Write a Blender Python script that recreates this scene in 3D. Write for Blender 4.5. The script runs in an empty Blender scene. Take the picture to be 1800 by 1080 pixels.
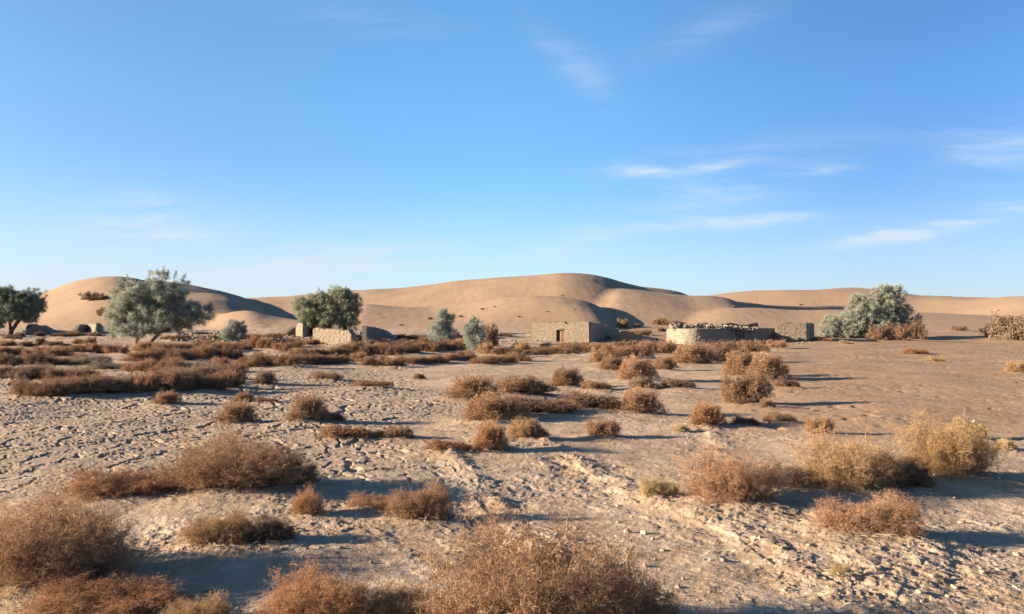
import bpy, math, random
import numpy as np
from mathutils import Vector

# ------------------------------------------------------------------ camera, sky, sun, exposure
FPX = 1360.0            # focal length in pixels of the 1800 px wide photograph
CAM_H = 1.7
PITCH = math.atan(40.0 / FPX)
scene = bpy.context.scene
col = scene.collection
cam_d = bpy.data.cameras.new('camera'); cam = bpy.data.objects.new('camera', cam_d)
col.objects.link(cam); scene.camera = cam
cam_d.sensor_width = 36; cam_d.lens = 36 * FPX / 1800
cam_d.clip_start = 0.05; cam_d.clip_end = 9000
cam.location = (0, 0, CAM_H); cam.rotation_euler = (math.pi / 2 + PITCH, 0, 0)

SUN_EL = math.radians(14.0)
SUN_TO = np.array([1.0, 0.13]); SUN_TO /= np.linalg.norm(SUN_TO)      # direction the light travels over the ground
sun_d = bpy.data.lights.new('sun', 'SUN'); sun = bpy.data.objects.new('sun', sun_d); col.objects.link(sun)
sun_d.energy = 5.0; sun_d.angle = math.radians(0.6); sun_d.color = (1.0, 0.80, 0.58)
tv = Vector((SUN_TO[0] * math.cos(SUN_EL), SUN_TO[1] * math.cos(SUN_EL), -math.sin(SUN_EL)))
sun.rotation_euler = tv.to_track_quat('-Z', 'Y').to_euler()

scene.view_settings.view_transform = 'Standard'
scene.view_settings.look = 'None'
scene.view_settings.exposure = 2.05
scene.view_settings.gamma = 1.0

world = bpy.data.worlds.new('World'); scene.world = world; world.use_nodes = True
def build_world():
    nt = world.node_tree; N = nt.nodes; L = nt.links; N.clear()
    out = N.new('ShaderNodeOutputWorld'); bg = N.new('ShaderNodeBackground')
    sky = N.new('ShaderNodeTexSky'); sky.sky_type = 'NISHITA'; sky.sun_disc = False
    sky.sun_elevation = SUN_EL
    # rotation 0 puts the sun on +Y, positive turns it towards +X
    sky.sun_rotation = math.atan2(-SUN_TO[0], -SUN_TO[1])
    sky.air_density = 1.0; sky.dust_density = 0.6; sky.ozone_density = 2.2; sky.altitude = 600
    tc = N.new('ShaderNodeTexCoord')
    sep = N.new('ShaderNodeSeparateXYZ'); L.new(tc.outputs['Generated'], sep.inputs[0])
    def m(op, a, b=None, clamp=False):
        n = N.new('ShaderNodeMath'); n.operation = op; n.use_clamp = clamp
        for i, v in enumerate((a, b)):
            if v is None: continue
            if isinstance(v, (int, float)): n.inputs[i].default_value = v
            else: L.new(v, n.inputs[i])
        return n.outputs[0]
    # a gnomonic chart of the sky north of the camera: u to the side, v up
    yy = m('MAXIMUM', sep.outputs[1], 0.05)
    u = m('DIVIDE', sep.outputs[0], yy); v = m('DIVIDE', sep.outputs[2], yy)
    comb = N.new('ShaderNodeCombineXYZ'); L.new(u, comb.inputs[0]); L.new(v, comb.inputs[1])
    wn = N.new('ShaderNodeTexNoise'); wn.inputs['Scale'].default_value = 7; wn.inputs['Detail'].default_value = 6
    L.new(comb.outputs[0], wn.inputs['Vector'])
    sub = N.new('ShaderNodeVectorMath'); sub.operation = 'SUBTRACT'; L.new(wn.outputs['Color'], sub.inputs[0]); sub.inputs[1].default_value = (.5, .5, .5)
    scl = N.new('ShaderNodeVectorMath'); scl.operation = 'MULTIPLY'; L.new(sub.outputs[0], scl.inputs[0]); scl.inputs[1].default_value = (.07, .03, 0)
    wv = N.new('ShaderNodeVectorMath'); wv.operation = 'ADD'; L.new(comb.outputs[0], wv.inputs[0]); L.new(scl.outputs[0], wv.inputs[1])
    st = N.new('ShaderNodeMapping'); st.inputs['Scale'].default_value = (5, 44, 1); st.inputs['Rotation'].default_value = (0, 0, math.radians(-7))
    L.new(wv.outputs[0], st.inputs['Vector'])
    nz = N.new('ShaderNodeTexNoise'); nz.inputs['Scale'].default_value = 1.0; nz.inputs['Detail'].default_value = 12; nz.inputs['Roughness'].default_value = 0.68
    L.new(st.outputs[0], nz.inputs['Vector'])
    streak = N.new('ShaderNodeMapRange'); streak.inputs[1].default_value = 0.36; streak.inputs[2].default_value = 0.70; L.new(nz.outputs['Fac'], streak.inputs[0])
    WISPS = [(1122,300,52,9,-6,.50),(1255,291,60,8,7,.32),(1452,299,58,8,3,.42),(1235,345,130,20,6,.30),(1300,389,112,9,2,.62),
             (1605,411,112,11,8,.72),(1785,365,55,8,0,.55),(1010,428,150,20,14,.22),(1012,112,80,26,-42,.17),(1250,45,130,24,22,.10),
             (280,368,40,24,-30,.26),(240,412,120,24,2,.22),(520,478,210,34,8,.62),(1775,255,110,40,10,.30),(650,28,150,24,-8,.08),
             (80,488,140,24,0,.45),(260,392,140,44,-8,.22),(1330,270,260,26,6,.14),(1150,400,90,10,8,.2)]
    tot = None
    for px, py, a, b, ang, s in WISPS:
        mp = N.new('ShaderNodeMapping'); mp.vector_type = 'TEXTURE'
        mp.inputs['Location'].default_value = ((px - 900) / FPX, (580 - py) / FPX, 0)
        mp.inputs['Rotation'].default_value = (0, 0, math.radians(ang))
        mp.inputs['Scale'].default_value = (a / FPX * 1.3, b / FPX * 1.5, 1)
        L.new(wv.outputs[0], mp.inputs['Vector'])
        ln = N.new('ShaderNodeVectorMath'); ln.operation = 'LENGTH'; L.new(mp.outputs[0], ln.inputs[0])
        sq = m('MULTIPLY', ln.outputs['Value'], ln.outputs['Value'])
        e = m('POWER', 2.718, m('MULTIPLY', sq, -1.6))
        e = m('MULTIPLY', e, s)
        tot = e if tot is None else m('ADD', tot, e)
    cl = m('MULTIPLY', tot, streak.outputs[0])
    # thin veil everywhere, a little stronger toward the horizon
    cl = m('MULTIPLY', cl, 2.3)
    low = N.new('ShaderNodeMapRange'); low.interpolation_type = 'SMOOTHSTEP'; L.new(sep.outputs[2], low.inputs[0]); low.inputs[1].default_value = .005; low.inputs[2].default_value = .19; low.inputs[3].default_value = .60; low.inputs[4].default_value = 0
    cl = m('MINIMUM', m('ADD', cl, low.outputs[0]), .85)
    # sky tint: deeper blue to the right; unseen zenith dimmed to darken the shadows
    def ramp(f, stops):
        r = N.new('ShaderNodeValToRGB'); L.new(f, r.inputs[0]); r.color_ramp.interpolation = 'EASE'; e = r.color_ramp.elements
        e[0].position, e[0].color = stops[0][0], (*stops[0][1], 1); e[1].position, e[1].color = stops[-1][0], (*stops[-1][1], 1)
        for p, c in stops[1:-1]: k = e.new(p); k.color = (*c, 1)
        return r.outputs[0]
    def mul(a, b):
        n = N.new('ShaderNodeMix'); n.data_type = 'RGBA'; n.blend_type = 'MULTIPLY'; n.inputs[0].default_value = 1; L.new(a, n.inputs[6]); L.new(b, n.inputs[7]); return n.outputs[2]
    xf = m('MULTIPLY_ADD', sep.outputs[0], .5); xf.node.inputs[2].default_value = .5
    cx = ramp(xf, [(0, (.48, .60, .68)), (.24, (.55, .71, .81)), (.485, (.575, .86, 1.0)), (.76, (.345, .52, .69)), (1, (.28, .42, .58))])
    cz = ramp(sep.outputs[2], [(0, (.95, .80, .87)), (.09, (.95, .83, .89)), (.19, (.93, .87, .92)), (.30, (.96, .96, .98)), (.42, (1.0, 1, 1)), (.9, (.68, .68, .70))])
    base = mul(mul(sky.outputs[0], cx), cz)
    mc = N.new('ShaderNodeMix'); mc.data_type = 'RGBA'; L.new(cl, mc.inputs[0]); L.new(base, mc.inputs[6]); mc.inputs[7].default_value = CL_COL
    L.new(mc.outputs[2], bg.inputs['Color']); bg.inputs['Strength'].default_value = SKY_STR
    L.new(bg.outputs[0], out.inputs['Surface'])
SKY_STR = 0.076; CL_COL = (2.3, 2.65, 3.0, 1)
build_world()

# ------------------------------------------------------------------ numpy noise
_r = np.random.RandomState(11)
PERM = _r.permutation(4096); PERM = np.concatenate([PERM, PERM, PERM])
_ang = _r.rand(4096) * 2 * math.pi; GX, GY = np.cos(_ang), np.sin(_ang); RV = _r.rand(4096); RV2 = _r.rand(4096)
def hsh(ix, iy, s): return PERM[(PERM[(ix + s * 57) & 4095] + iy) & 4095]
def pn(x, y, s=0):
    fx, fy = np.floor(x), np.floor(y); ix, iy = fx.astype(np.int64), fy.astype(np.int64); x = x - fx; y = y - fy
    u = x * x * x * (x * (x * 6 - 15) + 10); v = y * y * y * (y * (y * 6 - 15) + 10)
    def g(a, b):
        h = hsh(ix + a, iy + b, s); return GX[h] * (x - a) + GY[h] * (y - b)
    a, b, c, d = g(0, 0), g(1, 0), g(0, 1), g(1, 1)
    return ((a + u * (b - a)) * (1 - v) + (c + u * (d - c)) * v) * 1.5
def fbm(x, y, o=4, s=0, rough=.5):
    t = 0; a = 1
    for i in range(o):
        t = t + a * pn(x, y, s + i * 7); x = x * 2.03 + 5.1; y = y * 2.03 + 1.7; a *= rough
    return t
def voro(x, y, s=0):
    """F1, F2 and a random value and a tilt per cell"""
    ix, iy = np.floor(x).astype(np.int64), np.floor(y).astype(np.int64)
    f1 = np.full(x.shape, 9.); f2 = np.full(x.shape, 9.); idv = np.zeros(x.shape); vx = np.zeros(x.shape); vy = np.zeros(x.shape)
    for a in (-1, 0, 1):
        for b in (-1, 0, 1):
            h = hsh(ix + a, iy + b, s)
            dx = ix + a + .1 + .8 * RV[h] - x; dy = iy + b + .1 + .8 * RV2[h] - y; d = np.hypot(dx, dy)
            n = d < f1
            f2 = np.where(n, f1, np.minimum(f2, d)); f1 = np.where(n, d, f1)
            idv = np.where(n, RV[(h * 7 + 3) & 4095], idv); vx = np.where(n, dx, vx); vy = np.where(n, dy, vy)
    return f1, f2, idv, vx, vy
def sst(a, b, x):
    t = np.clip((x - a) / (b - a), 0, 1); return t * t * (3 - 2 * t)
def smax(a, b, k):
    h = np.clip(.5 + .5 * (a - b) / k, 0, 1); return b + (a - b) * h + k * h * (1 - h)

# ------------------------------------------------------------------ pixel rays (to find where on the ground a thing stands)
def ray(px, py):
    """slopes x/y and z/y of the ray through a pixel"""
    cx = (px - 900) / FPX; cz = (540 - py) / FPX
    c, s = math.cos(PITCH), math.sin(PITCH)
    yy = c - s * cz; zz = s + c * cz
    return cx / yy, zz / yy
def topx(x, y, z):
    c, s = math.cos(PITCH), math.sin(PITCH); z = z - CAM_H
    f = c * y + s * z; up = -s * y + c * z
    return 900 + FPX * x / f, 540 - FPX * up / f

# ------------------------------------------------------------------ the dunes: crest lines and how they fall away
PXT = np.arange(-1400, 3300, 4.0)
def curve(pts, sig):
    xs = [p[0] for p in pts]; ys = [p[1] for p in pts]
    v = np.interp(PXT, xs, ys)
    if sig > 0:
        k = np.arange(-int(3 * sig / 4) - 1, int(3 * sig / 4) + 2); w = np.exp(-.5 * (k * 4 / sig) ** 2); w /= w.sum()
        v = np.convolve(np.pad(v, len(k) // 2, mode='edge'), w, mode='valid')
    return v
class Ridge:
    """crest: (px, py, depth, foot depth) control points; front rises from foot to crest, back falls at `back`"""
    def __init__(s, pts, sig=14, back=.5, conv=.5, rnd=8.0, wob=0):
        s.py = curve([(p[0], p[1]) for p in pts], sig); s.D = curve([(p[0], p[2]) for p in pts], sig * 1.5); s.F = curve([(p[0], p[3]) for p in pts], sig * 2)
        s.Z = CAM_H + (580 - s.py) / FPX * s.D
        s.back = back; s.conv = conv; s.rnd = rnd; s.wob = wob
    def h(s, px, y):
        Z = np.interp(px, PXT, s.Z); D = np.interp(px, PXT, s.D); F = np.interp(px, PXT, s.F)
        t = np.clip((y - F) / (D - F), -1.0, 1.3)
        tc = np.clip(t, 0, 1)
        sm = tc * tc * (3 - 2 * tc); fr = s.conv * sm + (1 - s.conv) * (1 - (1 - tc) ** 1.5)
        z = Z * fr - 6 * np.clip(-t, 0, 1)
        b = np.clip(y - D, 0, None)
        return z - s.back * (np.sqrt(b * b + s.rnd ** 2) - s.rnd)
RIDGES = [
    # far right dune
    (Ridge([(-1400,600,420,300),(1000,600,420,300),(1150,545,420,300),(1210,527,420,290),(1255,518,420,280),(1310,512,420,270),(1380,508,420,260),(1440,509,420,250),(1500,507,420,250),(1545,509,410,240),
            (1580,516,400,235),(1610,520,390,230),(1660,521,370,220),(1700,523,350,210),(1750,522,330,200),(1800,520,310,190),(2000,512,300,180),(2500,505,300,170),(3300,530,300,170)], 14, .3, .6), 1.5),
    # main dune; its crest swings away to the right, so that flank turns its back to the sun
    (Ridge([(-1400,600,330,200),(300,590,330,200),(360,545,330,200),(410,523,330,200),(460,520,330,200),(500,520,330,200),(560,517,330,190),(620,512,330,180),(700,508,325,170),(800,496,320,165),(870,490,315,160),(950,485,310,160),
            (985,482,305,160),(1010,482,307,160),(1040,485,312,160),(1070,491,317,160),(1095,498,324,162),(1120,503,338,164),(1150,506,349,168),(1180,510,356,170),(1200,515,362,172),(1225,526,362,175),(1260,548,362,180),
            (1320,575,350,190),(1500,600,350,190),(3300,600,350,190)], 7, .5, .60), .8),
    # nearer shoulder that runs on from it to the right
    (Ridge([(-1400,640,262,155),(900,600,262,155),(1000,545,262,155),(1050,522,262,155),(1085,512,262,155),(1120,513,262,155),(1160,517,262,155),(1210,521,264,155),(1250,521,266,155),(1280,525,266,150),(1303,534,262,150),
            (1335,552,255,150),(1365,570,250,150),(1550,585,230,150),(1700,590,220,150),(3300,600,220,150)], 8, .40, .5), 1.2),
    # left dune, with the same turned-away flank and a nearer shoulder
    (Ridge([(-1400,560,240,160),(-600,545,240,150),(-200,532,240,150),(0,521,240,145),(70,514,240,145),(130,497,238,145),(175,489,236,145),(205,488,236,145),(230,490,246,148),(270,496,264,152),(310,500,282,156),(350,505,296,160),
            (390,512,304,165),(425,520,308,170),(455,533,308,170),(500,570,300,170),(3300,640,300,170)], 7, .5, .45), .8),
    (Ridge([(-1400,600,210,142),(0,560,210,142),(100,525,210,142),(160,508,210,142),(210,504,210,142),(260,509,211,142),(300,514,213,142),(340,517,215,142),(370,519,217,142),(400,524,219,142),(425,532,221,142),
            (450,543,222,142),(480,558,222,142),(520,580,215,142),(3300,640,210,142)], 7, .5, .35), .8),
    # undercut edge along the foot of the far right dune
    (Ridge([(-1400,640,262,248),(1235,600,262,248),(1262,531,262,248),(1290,531,264,250),(1340,535,270,256),(1400,537,279,265),(1480,538,291,277),(1540,540,299,285),(1600,549,305,291),(1700,580,310,296),(3300,640,310,296)], 6, .03, .3, 3.0), .5),
]
FRONT = [
    # pale lobe in front of the hollow
    (Ridge([(-1400,620,178,140),(280,610,178,140),(300,592,172,138),(350,568,172,135),(395,552,172,132),(440,545,168,130),(468,553,166,128),(495,558,164,127),(525,561,160,127),(570,570,156,126),(620,580,150,125),(700,600,160,125),(3300,640,160,125)], 12, .6, .3), .8),
    # shelf running along the foot of the main dune
    (Ridge([(-1400,640,220,150),(520,600,220,150),(580,545,220,150),(640,530,222,150),(700,535,222,148),(760,537,220,146),(820,532,216,145),(880,524,212,145),(940,519,208,146),(985,521,204,146),(1020,527,200,145),
            (1050,538,196,144),(1072,554,192,143),(1092,582,190,143),(1120,620,190,143),(3300,660,190,143)], 9, .22, .45), 1.2),
    # low tail in front of the right-hand dunes, hiding the shaded hollow behind it
    (Ridge([(-1400,640,205,150),(1120,610,205,150),(1180,575,205,150),(1230,553,205,150),(1280,543,206,150),(1330,544,206,150),(1400,547,206,148),(1470,546,206,146),(1540,545,206,146),(1640,548,204,144),(1760,556,200,142),(1900,560,200,140),(3300,560,200,140)], 16, .30, .5), 1.2),
]
def mound(x, y, px, dep, zc, rx, ry, rot=0):
    cx = (px - 900) / FPX * dep
    c, s = math.cos(rot), math.sin(rot); dx, dy = x - cx, y - dep
    a = (c * dx + s * dy) / rx; b = (-s * dx + c * dy) / ry
    return zc * np.exp(-(a * a + b * b))
def dunes(x, y, px):
    z = np.full(x.shape, -8.)
    for r, k in RIDGES: z = smax(z, r.h(px, y), k)
    for r, k in FRONT: z = smax(z, r.h(px, y), k)
    w = fbm(x / 60, y / 60, 3, 3)
    z = z + w * .9 * sst(0, 8, z)
    return z
QUAL = 1.0; CLODS = 500

# ------------------------------------------------------------------ the ground
def plain(x, y):
    r = np.hypot(x, y)
    z = 1.35 * sst(78, 114, y) + .12 * sst(35, 70, y)
    z = z + .10 * fbm(x / 9 + 3, y / 9, 3, 21) * sst(6, 16, r) + .28 * pn(x / 26, y / 26, 31) * sst(30, 70, r)
    z = z + .06 * pn(x / 3.1, y / 3.1, 41) * sst(2, 5, r)
    return z
def macro(x, y):
    px = 900 + FPX * x / np.maximum(y, 1.0)
    px = np.clip(px, -1400, 3300)
    p = plain(x, y)
    d = dunes(x, np.maximum(y, 1.0), px)
    d = np.where(y > 20, d, -8.)
    return smax(p, d, 1.2)
def hit(px, py):
    """the point of the ground seen at a pixel"""
    sx, sz = ray(px, py)
    y = np.concatenate([np.arange(2.5, 30, .05), np.arange(30, 420, .3)])
    z = macro(sx * y, y); rz = CAM_H + sz * y
    i = np.argmax(rz <= z)
    if rz[i] > z[i]: i = len(y) - 1
    return float(sx * y[i]), float(y[i]), float(z[i])
def hitflat(px, py):
    sx, sz = ray(px, py); y = -CAM_H / sz
    return sx * y, y
def polydist(x, y, pts):
    best = np.full(x.shape, 99.); side = np.zeros(x.shape); arc = np.zeros(x.shape); acc = 0
    for (ax, ay), (bx, by) in zip(pts[:-1], pts[1:]):
        vx, vy = bx - ax, by - ay; L = math.hypot(vx, vy)
        t = np.clip(((x - ax) * vx + (y - ay) * vy) / L ** 2, 0, 1)
        dx, dy = x - ax - t * vx, y - ay - t * vy; d = np.hypot(dx, dy); n = d < best
        best = np.where(n, d, best); side = np.where(n, np.sign(vx * dy - vy * dx), side); arc = np.where(n, acc + t * L, arc); acc += L
    return best, side, arc
RUTS = [[(765, 795), (800, 830), (835, 870), (885, 930), (960, 1010), (1040, 1110)],
        [(930, 775), (985, 805), (1060, 845), (1130, 885), (1210, 912), (1300, 955), (1400, 1030), (1480, 1110)],
        [(1235, 760), (1262, 795), (1330, 850), (1420, 905)],
        [(1560, 1110), (1590, 1040), (1640, 985), (1740, 940), (1830, 900)],
        [(800, 1000), (720, 960), (640, 935), (560, 960), (480, 1030)]]
RUTS = [[hitflat(a, b) for a, b in p] for p in RUTS]
HUMMOCKS = []      # x, y, radius, height: sand caught under the bushes, filled in below
def zones(x, y):
    px = 900 + FPX * x / np.maximum(y, 1.0)
    n = fbm(x / 2.5, y / 2.5, 3, 51); n2 = fbm(x / 9, y / 9, 3, 61)
    # cracked clay pan on the left, from the near bushes to the scrub belt
    edge = 800 + 150 * n2 - 25 * np.clip(9 - y, 0, 9)
    crack = sst(edge + 70, edge - 130, px) * sst(7.4, 9.6, y + n) * sst(46, 24, y)
    # loose smooth sand on the right
    sand = sst(1150, 1420, px + 110 * n2 + 60 * n) * sst(9.5, 14.5, y + 1.2 * n) 
    sand = np.maximum(sand, sst(52, 90, y) * sst(-3, 12, x + 4 * n2))
    near = sst(12, 6, y)
    lump = np.clip(1 - crack * 1.1 - sand * .9, 0, 1)
    return crack, sand, lump, n, n2
def detail(x, y):
    r = np.hypot(x, y)
    crack, sand, lump, n, n2 = zones(x, y)
    fade = sst(130, 60, r)
    # clay plates with open cracks and raised, tilted edges
    wx = x + .13 * fbm(x * 1.6, y * 1.6, 4, 71); wy = y + .11 * fbm(x * 1.6 + 9, y * 1.6, 4, 72)
    a1, a2, ida, vx, vy = voro(wx / .44, wy / .33, 5)
    ea = (a2 - a1) * .38
    g = .5 + .5 * sst(-.35, .4, pn(x / 1.3, y / 1.3, 77))
    zc = -(.038 * g) * sst(.036, .008, ea) + .004 * sst(.13, .055, ea) + (ida - .5) * .008 - (vx * (ida - .35) + vy * .3 * (.5 - ida)) * .026
    c1, c2, idc, ux, uy = voro(wx / .19 + 2, wy / .17, 9)
    zc = zc - .009 * sst(.12, .0, c2 - c1) * sst(-.1, .4, pn(x / .9, y / .9, 78))
    b1, b2, idb, bx, by_ = voro(wx / 1.8 + 3, wy / .95, 6)
    eb = (b2 - b1) * 1.4
    zc = zc - .065 * sst(.075, .01, eb) + .010 * sst(.34, .10, eb) + (idb - .5) * .014 - bx * (idb - .4) * .02
    z = crack * zc + crack * .0035 * fbm(x / .13, y / .13, 3, 79)
    # broken salt crust: lumps, clods and hollows
    l1 = fbm(x / .55, y / .45, 4, 81, .55); l2 = fbm(x / .16, y / .15, 3, 91, .6); l3 = pn(x / 1.6, y / 1.3, 95)
    rough = sst(-.35, .5, pn(x / 2.2 + 7, y / 1.9, 97) + .25 * l3)
    tt = fbm(x / .34 + .3 * l1, y / .28, 5, 85, .62)
    flake = .5 * sst(-.02, .10, tt) + .5 * sst(.30, .40, tt)            # sharp-edged flakes of crust
    cr = fbm(x / .085, y / .08, 3, 87, .65)
    clod = sst(.12, .38, cr) * rough
    zl = .012 * np.clip(l1, -.6, .8) + (.004 + .008 * rough) * flake + .003 * clod * rough + .0022 * rough * cr + .0016 * cr + .014 * l3
    z = z + lump * zl * fade
    # smooth sand with small prints and wind marks
    s1 = fbm(x / .5, y / .42, 3, 101); s2 = pn(x / .13, y / .12, 105)
    pr = sst(.18, .55, pn(x / .33, y / .3, 108)) * sst(-.1, .4, pn(x / 2.6, y / 2.6, 109))
    z = z + sand * (.012 * s1 - .030 * pr + .004 * s2 + .03 * pn(x / 2.1, y / 1.7, 111)) * fade
    z = z + .006 * l2 * (1 - lump) * fade
    # wheel ruts: a trench with thrown-up clods along one side
    for i, p in enumerate(RUTS):
        w = [1.0, 1.0, .6, .4, .3][i]
        d, sd, arc = polydist(x, y, p)
        d = d + .07 * l1
        m = .55 + .9 * np.clip(pn(arc * 1.1, 0 * arc, 120 + i) + .35, 0, 1)
        zz = .085 * np.exp(-((d * sd - .14) / .13) ** 2) * m * (.75 + .35 * flake + .10 * cr) - .050 * np.exp(-((d * sd + .16) / .14) ** 2)
        z = z + w * zz * .30
        rim = np.exp(-((d) / .45) ** 2)
        z = z + w * rim * (.009 * flake + .003 * clod)
    # hummocky ground between the scrub in the distance
    far = sst(26, 55, y) * sst(170, 130, y)
    z = z + far * (1 - sand * .8) * (.10 * fbm(x / 2.4, y / 2.0, 3, 131) + .05 * np.abs(pn(x / .8, y / .8, 135)))
    # soft gullies on the dune feet and wind ripples
    dn = sst(125, 175, y)
    z = z + dn * (.035 * pn(x / 1.9 + .6 * pn(x / 9, y / 9, 141), y / 7, 142) + .03 * pn(x / 6, y / 9, 143))
    return z
def ground_z(x, y):
    x = np.atleast_1d(np.asarray(x, float)); y = np.atleast_1d(np.asarray(y, float))
    return macro(x, y) + detail(x, y) + humm(x, y)
def humm(x, y):
    z = np.zeros(x.shape)
    if not HUMMOCKS: return z
    for hx, hy, hr, hh in HUMMOCKS:
        # only the part of the sheet near this bush
        i = np.nonzero((np.abs(x - hx) < 2.6 * hr) & (np.abs(y - hy) < 2.6 * hr))
        if len(i[0]): z[i] = np.maximum(z[i], hh * np.exp(-((x[i] - hx) ** 2 + (y[i] - hy) ** 2) / hr ** 2))
    return z

def mat(name): 
    m = bpy.data.materials.new(name); m.use_nodes = True
    b = m.node_tree.nodes['Principled BSDF']; b.inputs['Roughness'].default_value = .95
    b.inputs['Specular IOR Level'].default_value = .12
    return m, m.node_tree, b
def nnoise(nt, scale, detail=4, rough=.55, vec=None, dist=0):
    n = nt.nodes.new('ShaderNodeTexNoise'); n.inputs['Scale'].default_value = scale; n.inputs['Detail'].default_value = detail
    n.inputs['Roughness'].default_value = rough; n.inputs['Distortion'].default_value = dist
    if vec: nt.links.new(vec, n.inputs['Vector'])
    return n
def nmix(nt, fac, a, b, mode='MIX'):
    n = nt.nodes.new('ShaderNodeMix'); n.data_type = 'RGBA'; n.blend_type = mode
    for i, v in ((0, fac), (6, a), (7, b)):
        if isinstance(v, (int, float)): n.inputs[i].default_value = v
        elif isinstance(v, tuple): n.inputs[i].default_value = (*v, 1) if len(v) == 3 else v
        else: nt.links.new(v, n.inputs[i])
    return n.outputs[2]
def nmap(nt, v, a, b, c=0., d=1.):
    n = nt.nodes.new('ShaderNodeMapRange'); nt.links.new(v, n.inputs[0])
    for i, q in enumerate((a, b, c, d)): n.inputs[i + 1].default_value = q
    return n.outputs[0]
def nbump(nt, h, dist, strength=1.0, prev=None):
    n = nt.nodes.new('ShaderNodeBump'); n.inputs['Strength'].default_value = strength; n.inputs['Distance'].default_value = dist
    nt.links.new(h, n.inputs['Height'])
    if prev: nt.links.new(prev, n.inputs['Normal'])
    return n.outputs[0]

def ground_material():
    m, nt, b = mat('desert_ground'); N = nt.nodes; L = nt.links
    tc = N.new('ShaderNodeTexCoord'); P = tc.outputs['Object']
    at = N.new('ShaderNodeAttribute'); at.attribute_name = 'zone'
    sp = N.new('ShaderNodeSeparateColor'); L.new(at.outputs['Color'], sp.inputs[0])
    crack, sand, dune = sp.outputs[0], sp.outputs[1], sp.outputs[2]; litter = at.outputs['Alpha']
    big = nnoise(nt, .35, 5, .6, P); mid = nnoise(nt, 2.2, 6, .65, P); fine = nnoise(nt, 14, 5, .7, P); grit = nnoise(nt, 70, 3, .7, P)
    crust = nmix(nt, nmap(nt, mid.outputs['Fac'], .35, .65), (0.323, 0.230, 0.153), (0.452, 0.351, 0.252))
    salt = nmap(nt, nmix(nt, .5, big.outputs['Color'], mid.outputs['Color']), .50, .62, 0, .75)
    crust = nmix(nt, salt, crust, (0.485, 0.403, 0.313))
    clay = nmix(nt, nmap(nt, mid.outputs['Fac'], .3, .7), (0.291, 0.223, 0.160), (0.380, 0.302, 0.224))
    sd = nmix(nt, nmap(nt, big.outputs['Fac'], .35, .65), (0.314, 0.204, 0.126), (0.344, 0.240, 0.154))
    dn = nmix(nt, nmap(nt, big.outputs['Fac'], .3, .7), (0.268, 0.181, 0.116), (0.293, 0.207, 0.138))
    c = nmix(nt, crack, crust, clay); c = nmix(nt, sand, c, sd); c = nmix(nt, dune, c, dn)
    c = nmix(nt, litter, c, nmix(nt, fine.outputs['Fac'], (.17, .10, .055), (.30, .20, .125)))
    gr = N.new('ShaderNodeMath'); gr.operation = 'MULTIPLY_ADD'; L.new(dune, gr.inputs[0]); gr.inputs[1].default_value = -.20; gr.inputs[2].default_value = .24
    c = nmix(nt, gr.outputs[0], c, nmix(nt, nmap(nt, fine.outputs['Fac'], .3, .7), (.28, .22, .17), (1, 1, 1)), 'MULTIPLY')
    c = nmix(nt, gr.outputs[0], c, nmix(nt, nmap(nt, grit.outputs['Fac'], .35, .65), (.2, .2, .2), (1, 1, 1)), 'MULTIPLY')
    L.new(c, b.inputs['Base Color'])
    fl = N.new('ShaderNodeMath'); fl.operation = 'MULTIPLY_ADD'; L.new(dune, fl.inputs[0]); fl.inputs[1].default_value = -.85; fl.inputs[2].default_value = 1
    h = N.new('ShaderNodeMath'); h.operation = 'MULTIPLY'; L.new(fine.outputs['Fac'], h.inputs[0]); L.new(fl.outputs[0], h.inputs[1])
    n1 = nbump(nt, h.outputs[0], .030, .9)
    h2 = N.new('ShaderNodeMath'); h2.operation = 'MULTIPLY'; L.new(grit.outputs['Fac'], h2.inputs[0]); L.new(fl.outputs[0], h2.inputs[1])
    n2 = nbump(nt, h2.outputs[0], .008, .8, n1)
    L.new(n2, b.inputs['Normal'])
    return m

def grid_mesh(name, X, Y, Z, m, attrs=None, wrap=True):
    R, C = X.shape
    me = bpy.data.meshes.new(name); v = np.stack([X, Y, Z], -1).reshape(-1, 3).astype(np.float32)
    i = np.arange(R * C).reshape(R, C)
    if wrap: i = np.concatenate([i, i[:, :1]], 1)
    q = np.stack([i[:-1, :-1], i[:-1, 1:], i[1:, 1:], i[1:, :-1]], -1).reshape(-1, 4)
    return raw_mesh(me, v, q, m, attrs, True)
def raw_mesh(me, v, q, m, attrs=None, smooth=False, midx=None):
    """quads from numpy arrays"""
    me.vertices.add(len(v)); me.vertices.foreach_set('co', np.asarray(v, np.float32).ravel())
    k = q.shape[1]
    me.loops.add(q.size); me.loops.foreach_set('vertex_index', q.astype(np.int32).ravel())
    me.polygons.add(len(q)); me.polygons.foreach_set('loop_start', (np.arange(len(q)) * k).astype(np.int32))
    me.polygons.foreach_set('loop_total', np.full(len(q), k, np.int32))
    if smooth: me.polygons.foreach_set('use_smooth', np.ones(len(q), bool))
    for an, av in (attrs or {}).items():
        if av.ndim == 2:
            a = me.attributes.new(an, 'FLOAT_COLOR', 'POINT'); a.data.foreach_set('color', av.astype(np.float32).ravel())
        else:
            a = me.attributes.new(an, 'FLOAT', 'POINT'); a.data.foreach_set('value', av.astype(np.float32).ravel())
    for mm in (m if isinstance(m, (list, tuple)) else [m]): me.materials.append(mm)
    if midx is not None: me.polygons.foreach_set('material_index', midx.astype(np.int32))
    me.update(calc_edges=True)
    return me

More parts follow.
